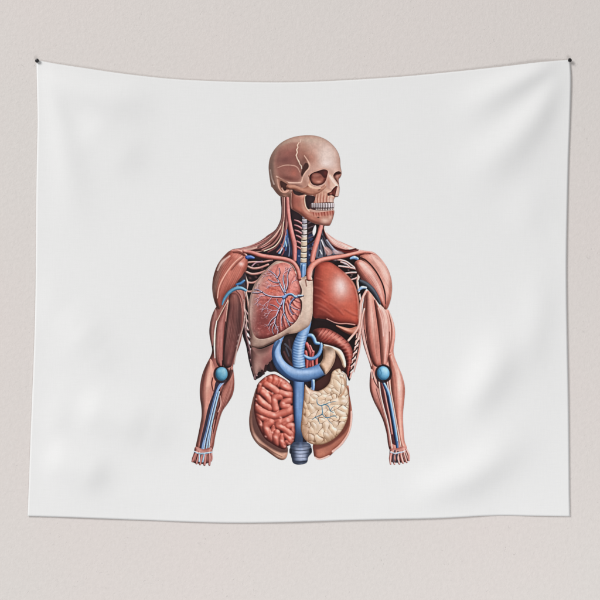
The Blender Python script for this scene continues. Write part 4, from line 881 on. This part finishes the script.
def N(nt, typ, **kw):
    n = nt.nodes.new(typ)
    for k_, v in kw.items():
        if hasattr(n, k_): setattr(n, k_, v)
        else: n.inputs[k_.replace('_', ' ')].default_value = v
    return n

def stretched(nt, tc, sx, sz, scale=1., detail=2.):
    mp = nt.nodes.new('ShaderNodeMapping'); mp.inputs['Scale'].default_value = (sx, 1, sz)
    nt.links.new(tc.outputs['Object'], mp.inputs[0])
    n = N(nt, 'ShaderNodeTexNoise', Scale=scale, Detail=detail, Roughness=.6)
    nt.links.new(mp.outputs[0], n.inputs['Vector'])
    return n

def math_(nt, op, a, b=None):
    n = nt.nodes.new('ShaderNodeMath'); n.operation = op
    for i, v in enumerate((a, b)):
        if v is None: continue
        if isinstance(v, (int, float)): n.inputs[i].default_value = v
        else: nt.links.new(v, n.inputs[i])
    return n.outputs[0]

def weave(nt, bsdf, amount, bump):
    """threads: long thin streaks along both directions of the cloth"""
    tc = nt.nodes.new('ShaderNodeTexCoord')
    a = stretched(nt, tc, 26, 420); b = stretched(nt, tc, 420, 26)
    s = math_(nt, 'ADD', a.outputs['Fac'], b.outputs['Fac'])
    f = stretched(nt, tc, 700, 700)
    s2 = math_(nt, 'ADD', s, math_(nt, 'MULTIPLY', f.outputs['Fac'], .6))
    fac = math_(nt, 'ADD', math_(nt, 'MULTIPLY', math_(nt, 'SUBTRACT', s2, 1.3), amount), 1.0)
    bp = N(nt, 'ShaderNodeBump', Strength=bump, Distance=.0006)
    nt.links.new(s2, bp.inputs['Height']); nt.links.new(bp.outputs[0], bsdf.inputs['Normal'])
    return fac

def scaled(nt, col_socket, fac):
    v = nt.nodes.new('ShaderNodeVectorMath'); v.operation = 'SCALE'
    if isinstance(col_socket, tuple): v.inputs[0].default_value = col_socket
    else: nt.links.new(col_socket, v.inputs[0])
    nt.links.new(fac, v.inputs['Scale'])
    return v.outputs[0]

CLOTH_ALB = .80
mc, nt, b = new_mat('woven white polyester')
nt.links.new(scaled(nt, (CLOTH_ALB, CLOTH_ALB, CLOTH_ALB * .998), weave(nt, b, .05, .16)), b.inputs['Base Color'])
b.inputs['Roughness'].default_value = .8; b.inputs['Specular IOR Level'].default_value = .25
b.inputs['Sheen Weight'].default_value = .06
mi, nt, b = new_mat('dye printed on the cloth')
at = nt.nodes.new('ShaderNodeAttribute'); at.attribute_name = 'ink'
nt.links.new(scaled(nt, at.outputs['Color'], weave(nt, b, .12, .16)), b.inputs['Base Color'])
b.inputs['Roughness'].default_value = .8; b.inputs['Specular IOR Level'].default_value = .2

mw, nt, b = new_mat('painted stucco')
tc = nt.nodes.new('ShaderNodeTexCoord')
big = N(nt, 'ShaderNodeTexNoise', Scale=1.6, Detail=3., Roughness=.55); mid = N(nt, 'ShaderNodeTexNoise', Scale=95., Detail=6., Roughness=.66)
fine = N(nt, 'ShaderNodeTexNoise', Scale=190., Detail=3., Roughness=.6); pit = N(nt, 'ShaderNodeTexVoronoi', Scale=75., Randomness=1.)
wob = N(nt, 'ShaderNodeTexNoise', Scale=70., Detail=2.)
for n_ in (big, mid, fine, wob): nt.links.new(tc.outputs['Object'], n_.inputs['Vector'])
mixv = nt.nodes.new('ShaderNodeMix'); mixv.data_type = 'VECTOR'; mixv.inputs[0].default_value = .035
nt.links.new(tc.outputs['Object'], mixv.inputs[4]); nt.links.new(wob.outputs['Color'], mixv.inputs[5]); nt.links.new(mixv.outputs[1], pit.inputs['Vector'])
cr = nt.nodes.new('ShaderNodeValToRGB'); cr.color_ramp.elements[0].position = .36; cr.color_ramp.elements[1].position = .64
cr.color_ramp.elements[0].color = (.696, .659, .634, 1); cr.color_ramp.elements[1].color = (.708, .655, .632, 1)
nt.links.new(big.outputs['Fac'], cr.inputs[0])
pr = N(nt, 'ShaderNodeMapRange'); pr.inputs['From Min'].default_value = .04; pr.inputs['From Max'].default_value = .16
nt.links.new(pit.outputs['Distance'], pr.inputs['Value'])
gate = N(nt, 'ShaderNodeTexNoise', Scale=9., Detail=2.); nt.links.new(tc.outputs['Object'], gate.inputs['Vector'])
gr = N(nt, 'ShaderNodeMapRange'); gr.inputs['From Min'].default_value = .44; gr.inputs['From Max'].default_value = .62
nt.links.new(gate.outputs['Fac'], gr.inputs['Value'])
pitv = math_(nt, 'MULTIPLY', math_(nt, 'SUBTRACT', 1.0, pr.outputs[0]), gr.outputs[0])          # 1 inside a pit
hgt = math_(nt, 'SUBTRACT', math_(nt, 'ADD', mid.outputs['Fac'], math_(nt, 'MULTIPLY', fine.outputs['Fac'], .35)), math_(nt, 'MULTIPLY', pitv, .7))
bp = N(nt, 'ShaderNodeBump', Strength=.42, Distance=.0016); nt.links.new(hgt, bp.inputs['Height']); nt.links.new(bp.outputs[0], b.inputs['Normal'])
vary = math_(nt, 'SUBTRACT', math_(nt, 'ADD', math_(nt, 'MULTIPLY', mid.outputs['Fac'], .16), .92), math_(nt, 'MULTIPLY', pitv, .12))
nt.links.new(scaled(nt, cr.outputs[0], vary), b.inputs['Base Color'])
b.inputs['Roughness'].default_value = .92; b.inputs['Specular IOR Level'].default_value = .2

mp_, nt, b = new_mat('black plastic')
n_ = N(nt, 'ShaderNodeTexNoise', Scale=900., Detail=2.)
r_ = N(nt, 'ShaderNodeMapRange'); r_.inputs['To Min'].default_value = .297; r_.inputs['To Max'].default_value = .45
nt.links.new(n_.outputs['Fac'], r_.inputs['Value']); nt.links.new(r_.outputs[0], b.inputs['Roughness'])
b.inputs['Base Color'].default_value = (.012, .011, .012, 1)
ms_, nt, b = new_mat('steel')
b.inputs['Base Color'].default_value = (.55, .55, .56, 1); b.inputs['Metallic'].default_value = 1.; b.inputs['Roughness'].default_value = .3

# --------------------------------------------------------------------- wall
def grid_mesh(name, co, faces, mat, parent=None, smooth=True):
    me = bpy.data.meshes.new(name)
    me.from_pydata([], [], [])
    nv, nf = len(co), len(faces)
    me.vertices.add(nv); me.vertices.foreach_set('co', np.asarray(co, np.float32).ravel())
    me.loops.add(nf * 4); me.loops.foreach_set('vertex_index', np.asarray(faces, np.int32).ravel())
    me.polygons.add(nf)
    me.polygons.foreach_set('loop_start', np.arange(nf, dtype=np.int32) * 4)
    me.polygons.foreach_set('use_smooth', np.full(nf, smooth))
    me.update(calc_edges=True); me.validate()
    me.materials.append(mat)
    return link(bpy.data.objects.new(name, me), parent)

wx, wz, wt = 4.2, 2.6, .2
wall = grid_mesh('wall', [(-wx, 0, -wz), (wx, 0, -wz), (wx, 0, wz), (-wx, 0, wz), (-wx, wt, -wz), (wx, wt, -wz), (wx, wt, wz), (-wx, wt, wz)],
                 [(0, 1, 2, 3), (5, 4, 7, 6), (4, 0, 3, 7), (1, 5, 6, 2), (3, 2, 6, 7), (4, 5, 1, 0)], mw, smooth=False)
wall['kind'] = 'structure'

# ----------------------------------------------------------------- tapestry
NU, NV = 300, 260
top = edge("36,59.4 56,63.4 90,68.6 125,73.6 170,78.4 215,80.8 262,81.9 305,81.6 350,79.6 400,76.4 450,71.8 500,66.6 540,62 570.4,59.2", NU)
bot = edge("27,516.6 60,517.4 100,518.8 150,520.8 200,522.6 240,523.2 280,522.6 320,521.4 375,519.8 420,519 450,518 485,516.2 510,515.8 540,516.4 570.6,516.8", NU)
lef = edge("36,59.4 36.2,70 36.6,90 37.2,120 36.6,150 35.8,200 35.4,250 35,300 33.6,350 31.6,400 30,440 28.6,480 27,516.6", NV)
rig = edge("570.4,59.2 571.4,80 570.4,120 569,160 567.6,220 567,260 567.2,300 568,350 569,400 569.6,450 570,490 570.6,516.8", NV)
u = np.linspace(0, 1, NU)[None, :, None]; v = np.linspace(0, 1, NV)[:, None, None]
P = (1 - v) * top[None] + v * bot[None] + (1 - u) * lef[:, None] + u * rig[:, None] \
    - ((1 - u) * (1 - v) * top[0] + u * (1 - v) * top[-1] + (1 - u) * v * bot[0] + u * v * bot[-1])
hx = hang(P[..., 0], P[..., 1])
co = np.stack([X(P[..., 0]), -hx, Z(P[..., 1])], -1).reshape(-1, 3)
idx = np.arange(NU * NV).reshape(NV, NU)
fc = np.stack([idx[1:, :-1], idx[1:, 1:], idx[:-1, 1:], idx[:-1, :-1]], -1).reshape(-1, 4)
tap = grid_mesh('wall_tapestry', co, fc, mc)
so = tap.modifiers.new('thickness', 'SOLIDIFY'); so.thickness = .0007; so.offset = -1.
tap['label'] = 'white cloth wall tapestry printed with an anatomical torso, hanging from two pins on the wall'
tap['category'] = 'tapestry'

# ---- the print: the picture cut along its outlines, every printed piece a mesh of its own
okm = SIL > .25
ink = INK.copy()
for _ in range(3):                                # carry the ink colour past the outline
    acc = np.zeros_like(ink); cnt = np.zeros(okm.shape, np.float32)
    for dy in (-1, 0, 1):
        for dx in (-1, 0, 1):
            m = np.roll(np.roll(okm, dy, 0), dx, 1)
            acc += np.roll(np.roll(ink, dy, 0), dx, 1) * m[..., None]; cnt += m
    fill = (~okm) & (cnt > 0)
    ink[fill] = acc[fill] / cnt[fill][:, None]; okm = okm | fill

cs = (SIL[:-1, :-1] + SIL[1:, :-1] + SIL[:-1, 1:] + SIL[1:, 1:]) / 4
cell = np.maximum.reduce([LAB[:-1, :-1], LAB[1:, :-1], LAB[:-1, 1:], LAB[1:, 1:]]).astype(np.int32)
cl00 = LAB[:-1, :-1].astype(np.int32); cell = np.where(cl00 > 0, cl00, cell)
cell[cs <= 0] = 0

def components(lab):
    """4-connected areas of equal label"""
    h, w = lab.shape
    comp_ = np.arange(1, h * w + 1, dtype=np.int64).reshape(h, w); comp_[lab == 0] = 0
    eh = (lab[:, 1:] == lab[:, :-1]) & (lab[:, 1:] > 0); ev = (lab[1:] == lab[:-1]) & (lab[1:] > 0)
    while True:
        old = comp_.copy()
        for _ in range(12):
            m = np.minimum(comp_[:, 1:], comp_[:, :-1]); comp_[:, 1:] = np.where(eh, m, comp_[:, 1:]); comp_[:, :-1] = np.where(eh, np.minimum(comp_[:, :-1], m), comp_[:, :-1])
            m = np.minimum(comp_[1:], comp_[:-1]); comp_[1:] = np.where(ev, m, comp_[1:]); comp_[:-1] = np.where(ev, np.minimum(comp_[:-1], m), comp_[:-1])
        flat = comp_.ravel(); nz_m = flat > 0                       # pointer jumping
        flat[nz_m] = flat[flat[nz_m] - 1]
        comp_ = flat.reshape(h, w)
        if (comp_ == old).all(): return comp_

MIN_CELLS = 110
for _ in range(4):                                # tiny scraps join whatever surrounds them
    cp = components(cell)
    ids, inv, num = np.unique(cp, return_inverse=True, return_counts=True)
    small = (num < MIN_CELLS) & (ids > 0)
    sm = small[inv].reshape(cell.shape)
    if not sm.any(): break
    for _g in range(14):
        todo = sm.copy()
        if not todo.any(): break
        for dy, dx in ((0, 1), (0, -1), (1, 0), (-1, 0)):
            nb = np.roll(cell, (dy, dx), (0, 1)); nbs = np.roll(sm, (dy, dx), (0, 1))
            take = todo & sm & (nb > 0) & (~nbs)
            cell[take] = nb[take]; sm[take] = False
cp = components(cell)

vx = GX.copy().astype(np.float64); vy = GY.copy().astype(np.float64)
inc = cell > 0
touch = np.zeros(SIL.shape, np.int8)
for a_, b_ in ((0, 0), (0, 1), (1, 0), (1, 1)): touch[a_:a_ + inc.shape[0], b_:b_ + inc.shape[1]] += inc
bd = (touch > 0) & (touch < 4)
sil = np.clip(SIL, -3, 3); gy_, gx_ = np.gradient(sil.astype(np.float64)); gy_ *= S; gx_ *= S
gl = np.hypot(gx_, gy_) + 1e-6
mv = np.clip(sil, -.8 / S, .8 / S) * bd
vx -= mv * gx_ / gl; vy -= mv * gy_ / gl
def lin(c):
    c = np.clip(c / 255., 0, 1)
    return np.where(c <= .04045, c / 12.92, ((c + .055) / 1.055) ** 2.4)
ALB = np.clip(lin(ink) * CLOTH_ALB / .765, 0, .86)
HANG = np.zeros(SIL.shape); HANG[touch > 0] = hang(vx[touch > 0], vy[touch > 0]) + .0005

LABELS = {'printed_intestine': 'printed coil of red bowel', 'printed_intestine_2': 'printed coil of cream bowel with thin blue veins'}
def piece(name, mask, parent):
    ys, xs = np.nonzero(mask)
    quads = np.stack([np.stack([ys + 1, xs]), np.stack([ys + 1, xs + 1]), np.stack([ys, xs + 1]), np.stack([ys, xs])]).transpose(2, 0, 1)
    flat = quads[..., 0] * PW + quads[..., 1]
    us, inv = np.unique(flat.ravel(), return_inverse=True)
    yy, xx = us // PW, us % PW
    co = np.stack([X(vx[yy, xx]), -HANG[yy, xx], Z(vy[yy, xx])], -1)
    o = grid_mesh(name, co, inv.reshape(-1, 4), mi, parent)
    att = o.data.color_attributes.new('ink', 'FLOAT_COLOR', 'POINT')
    att.data.foreach_set('color', np.concatenate([ALB[yy, xx], np.ones((len(us), 1))], 1).astype(np.float32).ravel())
    return o

import re
SPLIT = {'printed_rib_cage', 'rib', 'nerve', 'artery', 'vein', 'lung_vessel', 'forearm_vein', 'armpit_band', 'forearm_tendon', 'small_vein'}
order = sorted(range(1, len(IDS)), key=lambda i: IDS[i].count('/'))
made = {}
for i in order:
    m = cell == i
    if not m.any(): continue
    bits = IDS[i].split('/')
    par = made.get(bits[0], tap) if len(bits) > 1 else tap
    nm = re.sub(r'_\d+$', '', bits[-1])
    groups = [m]
    if nm in SPLIT:
        groups = sorted((m & (cp == c_) for c_ in np.unique(cp[m])), key=lambda g_: g_.sum())
    for g in groups:
        o = piece(nm, g, par)
        if IDS[i] in LABELS: o['label'] = LABELS[IDS[i]]
    made.setdefault(IDS[i], o)

# ---------------------------------------------------------------- push pins
def lathe(name, prof, mat, parent, n=32):
    """solid of revolution about the local -Y axis: (distance from the wall, radius)"""
    vs, fs = [], []
    for y, r in prof:
        for i in range(n): vs.append((r * math.cos(2 * math.pi * i / n), -y, r * math.sin(2 * math.pi * i / n)))
    for j in range(len(prof) - 1):
        for i in range(n): fs.append((j * n + i, j * n + (i + 1) % n, (j + 1) * n + (i + 1) % n, (j + 1) * n + i))
    me = bpy.data.meshes.new(name); me.from_pydata(vs, [], fs + [tuple(range(n))[::-1], tuple(range((len(prof) - 1) * n, len(prof) * n))])
    me.polygons.foreach_set('use_smooth', [True] * len(me.polygons)); me.update(); me.materials.append(mat)
    return link(bpy.data.objects.new(name, me), parent)

pin = bpy.data.objects.new('push_pin', None); pin.empty_display_size = .01; link(pin)
lathe('pin_head', [(.0034, .0034), (.0038, .0042), (.0044, .0043), (.0048, .0036), (.0053, .0030), (.0064, .0031), (.0070, .0044), (.0076, .0056), (.0084, .0059), (.0092, .0055), (.0098, .0042), (.0101, .0022), (.0102, .0003)], mp_, pin)
lathe('pin_needle', [(-.012, .0001), (-.010, .0006), (.0038, .0006)], ms_, pin, 12)
pin2 = pin.copy(); COL_.objects.link(pin2)
for ch in list(pin.children):
    c_ = ch.copy(); COL_.objects.link(c_); c_.parent = pin2
for o, x, y, rz, side in ((pin, 37.2, 60.4, (.06, 0, -.10), 'left'), (pin2, 569.6, 60.2, (-.04, 0, .12), 'right')):
    o.location = (X(x), 0, Z(y)); o.scale = (.86, .86, .86); o.rotation_euler = rz
    o['label'] = 'small round black push pin through the top %s corner of the tapestry' % side
    o['category'] = 'push pin'; o['group'] = 'black push pins holding up the tapestry'

# ------------------------------------------------------------ light, camera
w = bpy.data.worlds.new('World'); scene.world = w; w.use_nodes = True
bg = w.node_tree.nodes['Background']; bg.inputs[0].default_value = (1., .995, .995, 1); bg.inputs[1].default_value = .297
def area(name, loc, target, size, power, col):
    l = bpy.data.lights.new(name, 'AREA'); l.shape = 'DISK'; l.size = size; l.energy = power; l.color = col
    o = link(bpy.data.objects.new(name, l)); o.location = loc
    o.rotation_euler = (Vector(target) - Vector(loc)).to_track_quat('-Z', 'Y').to_euler()
    return o
area('window_light', (-11.2, -8.4, 9.2), (0, 0, 0), 6.5, 2620, (1., .992, .982))
area('fill_light', (1.3, -3.2, -3.3), (.3, 0, -.3), 2.4, 84, (.985, .99, 1.))
cam = bpy.data.cameras.new('camera'); cam.sensor_width = 36; cam.lens = 36 * CAM_D / (600 * U); cam.clip_end = 100
co_ = link(bpy.data.objects.new('camera', cam)); co_.location = (0, -CAM_D, 0); co_.rotation_euler = (math.pi / 2, 0, 0)
scene.camera = co_
scene.view_settings.view_transform = 'Standard'; scene.view_settings.look = 'None'
scene.view_settings.exposure = 0; scene.view_settings.gamma = 1
